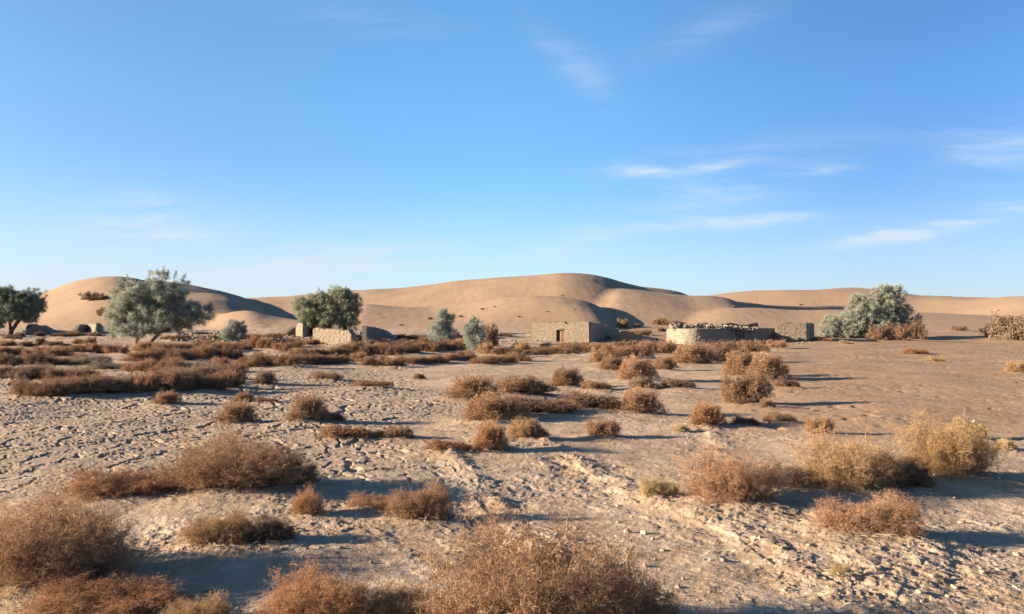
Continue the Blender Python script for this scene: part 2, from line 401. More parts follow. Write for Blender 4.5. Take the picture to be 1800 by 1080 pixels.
def build_ground():
    q = QUAL
    ang = []          # tan of azimuth from +Y, dense where the picture looks
    pxs = np.arange(-140, 1941, 2.0 * q); az = np.arctan((pxs - 900) / FPX)
    s1 = np.arctan((np.arange(-900, -141, 5.0 * q) - 900) / FPX); s2 = np.arctan((np.arange(1946, 2701, 5.0 * q) - 900) / FPX)
    az = np.concatenate([s1, az, s2])
    rest = np.linspace(az[-1], 2 * math.pi + az[0], int(150 / q))[1:-1]
    az = np.concatenate([az, rest])
    rs = [.3, .8, 1.4, 2.0, 2.5, 2.9]; r = 3.0
    while r < 6000:
        rs.append(r)
        if r < 34: s = min(.8 * r * r / 2312, .0036 * r)
        elif r < 115: s = .0075 * r
        elif r < 340: s = .0065 * r
        else: s = .03 * r
        r += s * q
    rs = np.array(rs)
    A, Rr = np.meshgrid(az, rs)
    # rows run at constant depth in front of the camera, so long crests stay smooth
    cA = np.cos(A); k = 1 + (1 / np.maximum(cA, .5) - 1) * sst(.1, .62, cA)
    X = Rr * k * np.sin(A); Y = Rr * k * cA
    sh = X.shape; x = X.ravel(); y = Y.ravel()
    wide = sst(.98, .90, np.abs(np.arctan2(x, y)))          # fine relief only where the sheet is fine enough to carry it
    z = macro(x, y) + detail(x, y) * wide + humm(x, y)
    crack, sand, lump, n, n2 = zones(x, y)
    px = np.clip(900 + FPX * x / np.maximum(y, 1), -1400, 3300)
    d = np.where(y > 20, dunes(x, np.maximum(y, 1), px), -8)
    dn = sst(-.5, .9, d - plain(x, y))
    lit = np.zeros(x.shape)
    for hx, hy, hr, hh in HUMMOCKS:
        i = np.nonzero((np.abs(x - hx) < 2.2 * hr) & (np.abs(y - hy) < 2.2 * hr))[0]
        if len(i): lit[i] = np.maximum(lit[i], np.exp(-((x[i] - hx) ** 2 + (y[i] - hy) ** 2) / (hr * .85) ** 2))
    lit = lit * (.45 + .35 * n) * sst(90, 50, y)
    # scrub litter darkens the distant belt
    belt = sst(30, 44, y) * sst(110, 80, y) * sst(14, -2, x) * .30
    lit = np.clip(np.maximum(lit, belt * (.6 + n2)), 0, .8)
    zone = np.stack([crack, sand * (1 - dn), dn, lit], -1)
    me = grid_mesh('desert_ground', X, Y, z.reshape(sh), ground_material(), {'zone': zone})
    o = bpy.data.objects.new('desert_ground', me); col.objects.link(o); o['kind'] = 'structure'
    return o

# ------------------------------------------------------------------ naming
COUNT = {}
def tag(o, label=None, cat=None, group=None, kind=None):
    if label: o['label'] = label
    if cat: o['category'] = cat
    if group: o['group'] = group
    if kind: o['kind'] = kind
    return o
def empty(name, loc, label, cat, group=None):
    o = bpy.data.objects.new(name, None); col.objects.link(o); o.location = loc; o.empty_display_size = .5
    return tag(o, label, cat, group)
def part(name, me, parent=None, loc=(0, 0, 0)):
    o = bpy.data.objects.new(name, me); col.objects.link(o); o.location = loc
    if parent: o.parent = parent
    return o

# ------------------------------------------------------------------ plants made of thin ribbons
def unit(v): return v / np.maximum(np.linalg.norm(v, axis=-1, keepdims=True), 1e-9)
class Rib:
    def __init__(s): s.v = []; s.q = []; s.t = []; s.m = []; s.n = 0
    def add(s, P, w, tint, mi=0, rs=None, taper=.35):
        """P: [N,k,3] polylines, w: [N] half widths"""
        N, k, _ = P.shape
        d = np.gradient(P, axis=1); side = unit(np.cross(d, rs.normal(size=(N, 1, 3))))
        tp = np.linspace(1, taper, k)[None, :, None] * w[:, None, None]
        v = np.stack([P - side * tp, P + side * tp], 2).reshape(-1, 3)
        b = (np.arange(N) * k * 2)[:, None] + (np.arange(k - 1) * 2)[None, :] + s.n
        q = np.stack([b, b + 1, b + 3, b + 2], -1).reshape(-1, 4)
        s.v.append(v); s.q.append(q); s.t.append(np.repeat(tint, k * 2)); s.m.append(np.full(len(q), mi)); s.n += len(v)
    def tube(s, P, r, tint, mi=0, n=5):
        """one round tapering limb; P [k,3], r [k]"""
        P = np.asarray(P, float); k = len(P); d = unit(np.gradient(P, axis=0)); ref = np.array([.3, 1, .2])
        a = unit(np.cross(d, ref)); b = np.cross(d, a); th = np.arange(n) / n * 2 * math.pi
        v = P[:, None] + np.asarray(r)[:, None, None] * (np.cos(th)[None, :, None] * a[:, None] + np.sin(th)[None, :, None] * b[:, None])
        i = np.arange(k * n).reshape(k, n) + s.n; j = np.roll(i, -1, 1)
        q = np.stack([i[:-1], j[:-1], j[1:], i[1:]], -1).reshape(-1, 4)
        s.v.append(v.reshape(-1, 3)); s.q.append(q); s.t.append(np.full(k * n, tint)); s.m.append(np.full(len(q), mi)); s.n += k * n
    def mesh(s, name, mats, smooth=False):
        return raw_mesh(bpy.data.meshes.new(name), np.concatenate(s.v), np.concatenate(s.q), mats, {'tint': np.concatenate(s.t)}, smooth, np.concatenate(s.m))

def twig_material(name, dark, light, tipped, use_obj=True, trans=.25):
    m, nt, b = mat(name); N = nt.nodes; L = nt.links
    at = N.new('ShaderNodeAttribute'); at.attribute_name = 'tint'
    r = N.new('ShaderNodeValToRGB'); L.new(at.outputs['Fac'], r.inputs[0]); e = r.color_ramp.elements
    e[0].position = 0; e[0].color = (*dark, 1); e[1].position = 1; e[1].color = (*tipped, 1)
    k = e.new(.6); k.color = (*light, 1)
    c = r.outputs[0]
    if use_obj:
        oi = N.new('ShaderNodeObjectInfo'); c = nmix(nt, 1.0, c, oi.outputs['Color'], 'MULTIPLY')
    L.new(c, b.inputs['Base Color']); b.inputs['Roughness'].default_value = .9
    if trans:
        tr = N.new('ShaderNodeBsdfTranslucent'); L.new(c, tr.inputs['Color'])
        mx = N.new('ShaderNodeMixShader'); mx.inputs[0].default_value = trans
        L.new(b.outputs[0], mx.inputs[1]); L.new(tr.outputs[0], mx.inputs[2]); L.new(mx.outputs[0], nt.nodes['Material Output'].inputs['Surface'])
    return m
M_TWIG = twig_material('dry_twigs', (.125, .087, .058), (.298, .204, .131), (.47, .36, .25))
M_STEM = twig_material('dead_grey_stems', (.20, .15, .11), (.34, .27, .21), (.50, .42, .33), False, 0)

def shell(rs):
    ph = rs.rand(6) * 6.28; am = rs.uniform(.05, .16, 6)
    def f(d):
        a = np.arctan2(d[..., 1], d[..., 0]); e = d[..., 2]
        return 1 + am[0] * np.sin(2 * a + ph[0]) + am[1] * np.sin(3 * a + ph[1]) + am[2] * np.sin(5 * a + ph[2] + 3 * e) + am[3] * np.sin(4 * e + ph[3]) * .8 + am[4] * np.sin(8 * a + 5 * e + ph[4]) * .8
    return f
def bush_proto(seed, n1, n2, n3, n4, w, lobes=((0, 0, 1, 1),), curl=.5, split=False, flat=.9):
    """a dome of dry twigs about 2 units wide and 1 high (scaled for each bush); w = twig half width in those units"""
    rs = np.random.RandomState(seed); tw = Rib(); st = Rib()
    tot = sum(l[2] ** 2 for l in lobes)
    for lx, ly, lr, lh in lobes:
        f = shell(rs); k1 = max(6, int(n1 * lr ** 2 / tot))
        th = rs.rand(k1) * 2 * math.pi; cz = rs.rand(k1) ** .8 * flat
        d = np.stack([np.cos(th) * np.sqrt(1 - cz ** 2), np.sin(th) * np.sqrt(1 - cz ** 2), cz], -1)
        L = f(d) * rs.uniform(.70, 1.0, k1) * .95
        o = np.stack([lx + rs.normal(0, .12, k1) * lr, ly + rs.normal(0, .12, k1) * lr, np.zeros(k1)], -1)
        S = np.array([lr, lr, lh])
        k = 6; t = np.linspace(0, 1, k)[None, :, None]
        side = rs.normal(0, .16, (k1, 1, 3))
        end = d * L[:, None] * S
        P = o[:, None] + end[:, None] * t + side * (t * (1 - t)) * 2 + rs.normal(0, .018, (k1, k, 3)) * t
        P[..., 2] += .12 * lh * (t[..., 0] * (1 - t[..., 0])); P[..., 2] = np.maximum(P[..., 2], -.02)
        st.add(P, np.full(k1, w * 2.0) * rs.uniform(.7, 1.5, k1), rs.rand(k1) * .8, 0, rs)
        def child(P, n, t0, ln, sp, up, kk, wm, tint, rib, wid, cu):
            M = len(P); idx = np.repeat(np.arange(M), n); kP = P.shape[1]
            tt = rs.uniform(t0, 1.0, M * n) * (kP - 1); i0 = np.minimum(tt.astype(int), kP - 2); fr = (tt - i0)[:, None]
            base = P[idx, i0] * (1 - fr) + P[idx, i0 + 1] * fr; pd = unit(P[idx, i0 + 1] - P[idx, i0])
            dd = unit(pd * (1 - sp) + rs.normal(size=(M * n, 3)) * sp + np.array([0, 0, up]))
            LL = ln * rs.uniform(.55, 1.3, M * n)
            steps = np.cumsum(unit(dd[:, None] + np.cumsum(rs.normal(0, cu, (M * n, kk - 1, 3)), 1)) * (LL / (kk - 1))[:, None, None], 1)
            Q = np.concatenate([base[:, None], base[:, None] + steps], 1); Q[..., 2] = np.maximum(Q[..., 2], -.01)
            rib.add(Q, np.full(M * n, wid) * rs.uniform(.7, 1.4, M * n), tint(M * n), 0, rs)
            return Q
        # clumps: each limb has its own tone
        Q2 = child(P, n2, .30, .30, .55, .18, 4, 1, lambda n: rs.rand(n) * .6, st, w * 1.4, .25)
        limb = np.repeat(rs.rand(k1) * .5 - .1, n2)
        Q3 = child(Q2, n3, .15, .15, .65, .12, 4, 1, lambda n: np.clip(np.repeat(limb, n3) + rs.rand(n) * .6, 0, 1), tw, w, curl)
        if n4:
            l3 = np.repeat(limb, n3)
            child(Q3, n4, .2, .055, .8, .1, 3, 1, lambda n: np.clip(np.repeat(l3, n4) + .15 + rs.rand(n) * .7, 0, 1), tw, w * 1.05, curl)
    return tw, st
PROTO = {}
LOB = [((0, 0, 1, 1),), ((-.42, .05, .62, .8), (.38, -.05, .66, 1.0)), ((-.5, 0, .52, 1.0), (.1, .1, .6, .72), (.58, 0, .44, .5)), ((-.15, 0, .86, 1.0), (.62, .1, .42, .45)), ((-.58, 0, .42, .45), (0, 0, .55, .75), (.5, .05, .52, 1.0))]
def protos():
    g = 1 if QUAL < 1.5 else .5
    for v in range(4):
        tw, st = bush_proto(100 + v, int(100 * g), 13, 10, 6, .0019, LOB[v], .34)
        PROTO['near', v] = (tw.mesh('twigs_close', [M_TWIG]), st.mesh('stems_close', [M_STEM]))
    for v in range(5):
        tw, st = bush_proto(200 + v, int(85 * g), 11, 9, 3, .0055, LOB[v], .36)
        PROTO['mid', v] = (tw.mesh('twigs_mid', [M_TWIG]), st.mesh('stems_mid', [M_STEM]))
    for v in range(5):
        tw, st = bush_proto(300 + v, int(85 * g), 9, 8, 3, .0095, LOB[v], .4)
        st2 = Rib(); tw.v += st.v; tw.q += [q + tw.n for q in st.q]; tw.t = [np.minimum(1, t + .16) for t in tw.t] + [t * .5 + .1 for t in st.t]; tw.m += st.m; tw.n += st.n
        PROTO['far', v] = (tw.mesh('twigs_far', [M_TWIG]), None)
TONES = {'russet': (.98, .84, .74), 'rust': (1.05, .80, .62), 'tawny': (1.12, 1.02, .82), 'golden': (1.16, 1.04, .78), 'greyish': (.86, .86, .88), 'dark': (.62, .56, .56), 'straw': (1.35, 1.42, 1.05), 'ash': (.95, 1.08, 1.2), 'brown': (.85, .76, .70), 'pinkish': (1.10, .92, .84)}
BUSHES = []
def bush(px, by, w, top, label, tone='russet', v=None, group='dry desert bushes', name='dry_bush', dep=1.0, cat='bush', sink=.0):
    """px, by: pixel under the middle of the bush; w and top: its width and top row in the photograph"""
    x, y, z = hit(px, by)
    W = w / FPX * y
    # the front edge of a bush stands nearer than its middle
    yc = y + W * .32 * dep
    H = max(.3 * (by - top) / FPX * y, CAM_H + ray(px, top)[1] * yc - float(macro(np.array([x * yc / y]), np.array([yc]))[0])) / (yc / y)
    BUSHES.append(dict(x=x * yc / y, y=yc, w=W * .92 * yc / y, h=max(.06, H * (.84 if yc < 9.5 else .95) * yc / y), dep=dep, label=label, tone=tone, v=v, group=group, name=name, cat=cat, sink=sink))
def place_bushes():
    rs = random.Random(5)
    zs = ground_z([b['x'] for b in BUSHES], [b['y'] for b in BUSHES])
    for b, z in zip(BUSHES, zs):
        lod = 'near' if b['y'] < 9.5 else ('mid' if b['y'] < 62 else 'far')
        n = 4 if lod == 'near' else 5
        v = b['v'] if b['v'] is not None else rs.randrange(n)
        tw, st = PROTO[lod, v % n]
        o = part(b['name'], tw, None, (b['x'], b['y'], z - .015 - b['sink']))
        tag(o, b['label'], b['cat'], b['group'])
        flip = 0 if b['v'] is not None else rs.choice((0, math.pi))
        o.rotation_euler = (rs.uniform(-.04, .04), rs.uniform(-.04, .04), flip + rs.uniform(-.25, .25))
        o.scale = (b['w'] / 2, b['w'] / 2 * b['dep'] * rs.uniform(.8, 1.0), b['h'])
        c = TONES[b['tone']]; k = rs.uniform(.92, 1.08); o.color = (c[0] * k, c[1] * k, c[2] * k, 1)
        if st and b['y'] < 14:
            s = part('stems', st, o)

# ------------------------------------------------------------------ trees
M_LEAF = {}
def leafmat(key, a, b, c):
    M_LEAF[key] = twig_material(key + '_leaves', a, b, c, False, .30)
leafmat('tamarisk', (.175, .19, .152), (.33, .345, .275), (.45, .465, .375))
leafmat('tamarisk_dark', (.11, .14, .11), (.20, .235, .185), (.30, .34, .27))
leafmat('tamarisk_olive', (.15, .17, .115), (.28, .30, .20), (.40, .415, .29))
leafmat('blue_green', (.16, .185, .155), (.29, .32, .265), (.42, .45, .38))
def bark_material():
    m, nt, b = mat('bark'); tc = nt.nodes.new('ShaderNodeTexCoord')
    n = nnoise(nt, 6, 5, .7, tc.outputs['Object'])
    nt.links.new(nmix(nt, n.outputs['Fac'], (.055, .038, .026), (.20, .14, .10)), b.inputs['Base Color'])
    nt.links.new(nbump(nt, n.outputs['Fac'], .04), b.inputs['Normal'])
    return m
M_BARK = bark_material()
def tree(name, px, by, lobes, leaf, label, cat='tree', trunk=(), seed=1, dens=1.0, sprl=.34, sw=.0145, tr=.16, group=None, upw=.12, tufts=()):
    """lobes: (px, py, rx px, rz px, depth offset in px) ellipsoids of the crown; trunk: polylines in pixels"""
    rs = np.random.RandomState(seed); x, y, z = hit(px, by); u = y / FPX
    z0 = float(ground_z([x], [y])[0])
    def loc(p, q, dd=0): return np.array([(p - px) * u, dd * u, max(0, (by - q) * u)])
    root = empty(name, (x, y, z0 - .03), label, cat, group)
    R = Rib()
    for lp, lq, rx, rz, dd, *ld in lobes:
        c = loc(lp, lq, dd); rx *= u; rz *= u; ry = rx * .95
        nc = int(max(8, 44 * dens * (ld[0] if ld else 1) * (rx * rz + rx * rx) / (1.0)))
        nc = min(nc, 260)
        d = unit(rs.normal(size=(nc, 3))); rr = rs.uniform(.15, 1.0, nc) ** .5
        lump = 1 + .18 * np.sin(d[:, 0] * 5 + lp) * np.sin(d[:, 2] * 6 + lq) + rs.normal(0, .09, nc)
        C = c + d * (rr * lump)[:, None] * np.array([rx, ry, rz])
        C = C[C[:, 2] > .10]; nc = len(C)
        # each clump is a fan of feathery sprays growing outward, then drooping
        ns = int(54 * (1 if QUAL < 1.5 else .5)); out = unit((C - c) / np.array([rx, ry, rz]) + np.array([0, 0, .35]))
        tone = rs.rand(nc)
        idx = np.repeat(np.arange(nc), ns); D = unit(out[idx] * .75 + rs.normal(size=(nc * ns, 3)) * .75)
        base = C[idx] + rs.normal(0, .10, (nc * ns, 3)) * min(1, rx)
        LL = sprl * rs.uniform(.4, 1.3, nc * ns); t = np.linspace(0, 1, 4)[None, :, None]
        P = base[:, None] + D[:, None] * LL[:, None, None] * t
        P[..., 2] += (upw * t[..., 0] - .30 * t[..., 0] ** 2) * LL[:, None]
        P += rs.normal(0, .02, P.shape)
        R.add(P, np.full(len(P), sw) * rs.uniform(.6, 1.5, len(P)), np.clip(tone[idx] * .45 + rs.rand(len(P)) * .55, 0, 1), 0, rs, .25)
    for tp, tq, ln, ang in tufts:            # single sprays that stand up out of the crown
        n = 60; c = loc(tp, tq); a = math.radians(ang); ax = np.array([math.sin(a), 0, math.cos(a)])
        s = rs.rand(n); base = c + ax * (s * ln * u)[:, None] + rs.normal(0, .04, (n, 3)); D = unit(ax + rs.normal(size=(n, 3)) * .9)
        t = np.linspace(0, 1, 3)[None, :, None]; P = base[:, None] + D[:, None] * t * (.26 * (1.2 - .7 * s))[:, None, None]
        R.add(P, np.full(n, sw), rs.rand(n), 0, rs)
        P = (c + ax * np.linspace(-.6, ln * u, 4)[:, None])[None]; R.add(P, np.array([.02]), np.array([.1]), 0, rs)
    crown = part('crown', R.mesh('crown', [M_LEAF[leaf]]), root)
    T = Rib()
    for pts in trunk:
        Q = np.array([loc(p, q, (i * 4 if i else 0)) for i, (p, q, r) in enumerate(pts)]); Q[0, 2] = -.15
        rad = np.array([r * u for _, _, r in pts])
        k = 12; s = np.linspace(0, len(Q) - 1, k); Qi = np.stack([np.interp(s, np.arange(len(Q)), Q[:, j]) for j in range(3)], -1) + rs.normal(0, .03, (k, 3)) * np.minimum(1, s[:, None])
        T.tube(Qi, np.interp(s, np.arange(len(Q)), rad), .5, 0, 8)
    start = loc(*(trunk[0][-1][:2])) if trunk else np.array([0, 0, .1])
    ends = [loc(*p[-1][:2]) for p in trunk] or [start]
    for lp, lq, rx, rz, dd, *ld in lobes:
        c = loc(lp, lq, dd)
        e0 = min(ends, key=lambda e: np.linalg.norm(e - c))
        for j in range(4):
            e = c + rs.normal(0, .4, 3) * np.array([rx, rx, rz]) * u
            mid = (e0 + e) / 2 + rs.normal(0, .12, 3); s = np.linspace(0, 1, 7)[:, None]
            P = (1 - s) ** 2 * e0 + 2 * s * (1 - s) * mid + s ** 2 * e
            T.tube(P, np.linspace(tr * .55, .02, 7), .5, 0, 5)
    trunk_o = part('trunk', T.mesh('trunk', [M_BARK], True), root)
    return root

# ------------------------------------------------------------------ stone and mud ruins
def stone_material(name, lo, hi, mortar, scale=6.5, mud=.0):
    m, nt, b = mat(name); N = nt.nodes; L = nt.links
    tc = N.new('ShaderNodeTexCoord'); mp = N.new('ShaderNodeMapping'); mp.inputs['Scale'].default_value = (1, 1, 1.5); L.new(tc.outputs['Object'], mp.inputs[0])
    w = nnoise(nt, 3, 3, .6, mp.outputs[0])
    wv = N.new('ShaderNodeVectorMath'); wv.operation = 'MULTIPLY_ADD'; L.new(w.outputs['Color'], wv.inputs[0]); wv.inputs[1].default_value = (.16, .16, .16); L.new(mp.outputs[0], wv.inputs[2])
    v = N.new('ShaderNodeTexVoronoi'); v.feature = 'F1'; v.inputs['Scale'].default_value = scale; L.new(wv.outputs[0], v.inputs['Vector'])
    e = N.new('ShaderNodeTexVoronoi'); e.feature = 'DISTANCE_TO_EDGE'; e.inputs['Scale'].default_value = scale; L.new(wv.outputs[0], e.inputs['Vector'])
    sc = N.new('ShaderNodeSeparateColor'); L.new(v.outputs['Color'], sc.inputs[0])
    c = nmix(nt, sc.outputs[0], lo, hi)
    edge = nmap(nt, e.outputs['Distance'], .0, .12)
    c = nmix(nt, edge, mortar, c)
    if mud: c = nmix(nt, mud, c, nmix(nt, w.outputs['Fac'], lo, hi))
    f = nnoise(nt, 9, 5, .7, tc.outputs['Object'])
    c = nmix(nt, .5, c, nmix(nt, nmap(nt, f.outputs['Fac'], .3, .7), (.35, .33, .30), (1, 1, 1)), 'MULTIPLY')
    L.new(c, b.inputs['Base Color'])
    n1 = nbump(nt, edge, .06 * (1 - mud * .7)); n2 = nbump(nt, f.outputs['Fac'], .06, .8, n1); L.new(n2, b.inputs['Normal'])
    return m
M_STONE = stone_material('field_stone', (0.176, 0.140, 0.106), (0.329, 0.280, 0.219), (0.153, 0.121, 0.089), 6.5, .35)
M_PALE = stone_material('pale_stone', (0.270, 0.235, 0.185), (0.388, 0.356, 0.287), (0.235, 0.197, 0.150), 6.5, .25)
M_MUD = stone_material('mud_brick', (0.212, 0.169, 0.127), (0.306, 0.254, 0.195), (0.165, 0.127, 0.096), 2.2, .82)
M_PLASTER = stone_material('mud_plaster', (0.247, 0.210, 0.168), (0.306, 0.267, 0.219), (0.235, 0.197, 0.150), 1.5, .9)
M_RUBBLE = stone_material('rubble_stone', (.25, .205, .155), (.42, .36, .285), (.19, .155, .115), 5)

def wall_mesh(name, p0, p1, th, top, m, bump=.035, base=-.4, hole=None, res=.11, seed=1):
    """a rough wall from p0 to p1 (plan), `top(s)` its height along the way; hole = (s0, s1, z0, z1)"""
    p0, p1 = np.array(p0, float), np.array(p1, float); L = np.linalg.norm(p1 - p0); d = (p1 - p0) / L; n = np.array([d[1], -d[0]])
    V = []; Q = []
    def sheet(S, H, off, flip):
        """S, H grids along and up; off [same] distance to the front of the middle"""
        nonlocal V, Q
        i = np.arange(S.size).reshape(S.shape) + sum(len(v) for v in V)
        V.append(np.stack([p0[0] + d[0] * S + n[0] * off, p0[1] + d[1] * S + n[1] * off, H], -1).reshape(-1, 3))
        q = np.stack([i[:-1, :-1], i[:-1, 1:], i[1:, 1:], i[1:, :-1]], -1).reshape(-1, 4); Q.append(q[:, ::-1] if flip else q)
    ss = np.linspace(0, L, max(3, int(L / res)))
    def rough(S, H, k): return bump * (fbm(S / .28 + seed * 9, H / .2 + k, 3, 151) + .6)
    spans = [(0, L, base, None)]
    if hole:
        s0, s1, z0, z1 = hole; spans = [(0, s0, base, None), (s0, s1, z1, None), (s1, L, base, None)]
    for a, b, zb, _ in spans:
        s = np.linspace(a, b, max(3, int((b - a) / res) + 1)); tt = np.array([top(x / L) for x in s]) + .07 * fbm(s / .3 + seed * 3, s * 0 + seed, 2, 161)
        nz = max(3, int((tt.max() - zb) / res)); f = np.linspace(0, 1, nz)[:, None]
        H = zb + (tt[None] - zb) * f; S = np.repeat(s[None], nz, 0); o = th / 2
        F = o + rough(S, H, 0); B = -o - rough(S, H, 50)
        sheet(S, H, F, False); sheet(S, H, B, True)
        k = 5; g = np.linspace(0, 1, k)[:, None]
        crown = .05 * np.sin(g * math.pi); bot = .0 * g
        sheet(np.repeat(s[None], k, 0), tt[None] + crown + .03 * pn(s[None] / .22 + seed, g * 3 + 0 * s[None], 171) * np.sin(g * math.pi), F[-1][None] * (1 - g) + B[-1][None] * g, False)
        for e in (0, -1):
            sheet(np.repeat(s[[e]][None], nz, 0).reshape(nz, 1) + np.zeros((nz, k)) , H[:, [e]] + np.zeros((nz, k)), F[:, [e]] * (1 - g.T) + B[:, [e]] * g.T, e == 0)
        if zb > 0:
            sheet(np.repeat(s[None], k, 0), np.full((k, len(s)), zb), F[0][None] * (1 - g) + B[0][None] * g, True)
    me = bpy.data.meshes.new(name)
    return raw_mesh(me, np.concatenate(V), np.concatenate(Q), m)
def smooth_steps(pts):
    return lambda s: float(np.interp(s, [p[0] for p in pts], [p[1] for p in pts]))
def stone_mesh(seed, r=.3):
    rs = np.random.RandomState(seed); import bmesh
    bm = bmesh.new(); bmesh.ops.create_icosphere(bm, subdivisions=2, radius=r)
    n = [(unit(rs.normal(size=3)), rs.uniform(.5, .85)) for _ in range(9)]
    for v in bm.verts:
        c = np.array(v.co) / r
        for a, b in n:
            k = c @ a
            if k > b: c = c - a * (k - b)
        v.co = (c * r * np.array([1.2, .9, .7])).tolist()
    me = bpy.data.meshes.new('stone'); bm.to_mesh(me); bm.free(); me.materials.append(M_RUBBLE); return me
def merged_stones(name, pts, seed=3, m=None):
    """many stones as one mesh: pts = [(x, y, z, size)]"""
    rs = np.random.RandomState(seed); base = []
    for k in range(5):
        me = stone_mesh(50 + k, 1.0); v = np.zeros(len(me.vertices) * 3); me.vertices.foreach_get('co', v)
        f = np.zeros(len(me.polygons) * 3, int); me.polygons.foreach_get('vertices', f); base.append((v.reshape(-1, 3), f.reshape(-1, 3)))
    V = []; F = []; n = 0
    for x, y, z, s in pts:
        v, f = base[rs.randint(5)]; a = rs.rand() * 6.28; c, q = math.cos(a), math.sin(a)
        w = v * s * rs.uniform(.7, 1.2, 3); w = np.stack([w[:, 0] * c - w[:, 1] * q, w[:, 0] * q + w[:, 1] * c, w[:, 2]], -1) + (x, y, z)
        V.append(w); F.append(f + n); n += len(w)
    return raw_mesh(bpy.data.meshes.new(name), np.concatenate(V), np.concatenate(F), m or M_RUBBLE)

def at(px, y): return np.array([(px - 900) / FPX * y, y])
def hz(py, y): """height of a pixel row at distance y"""; return CAM_H + (580 - py) / FPX * y

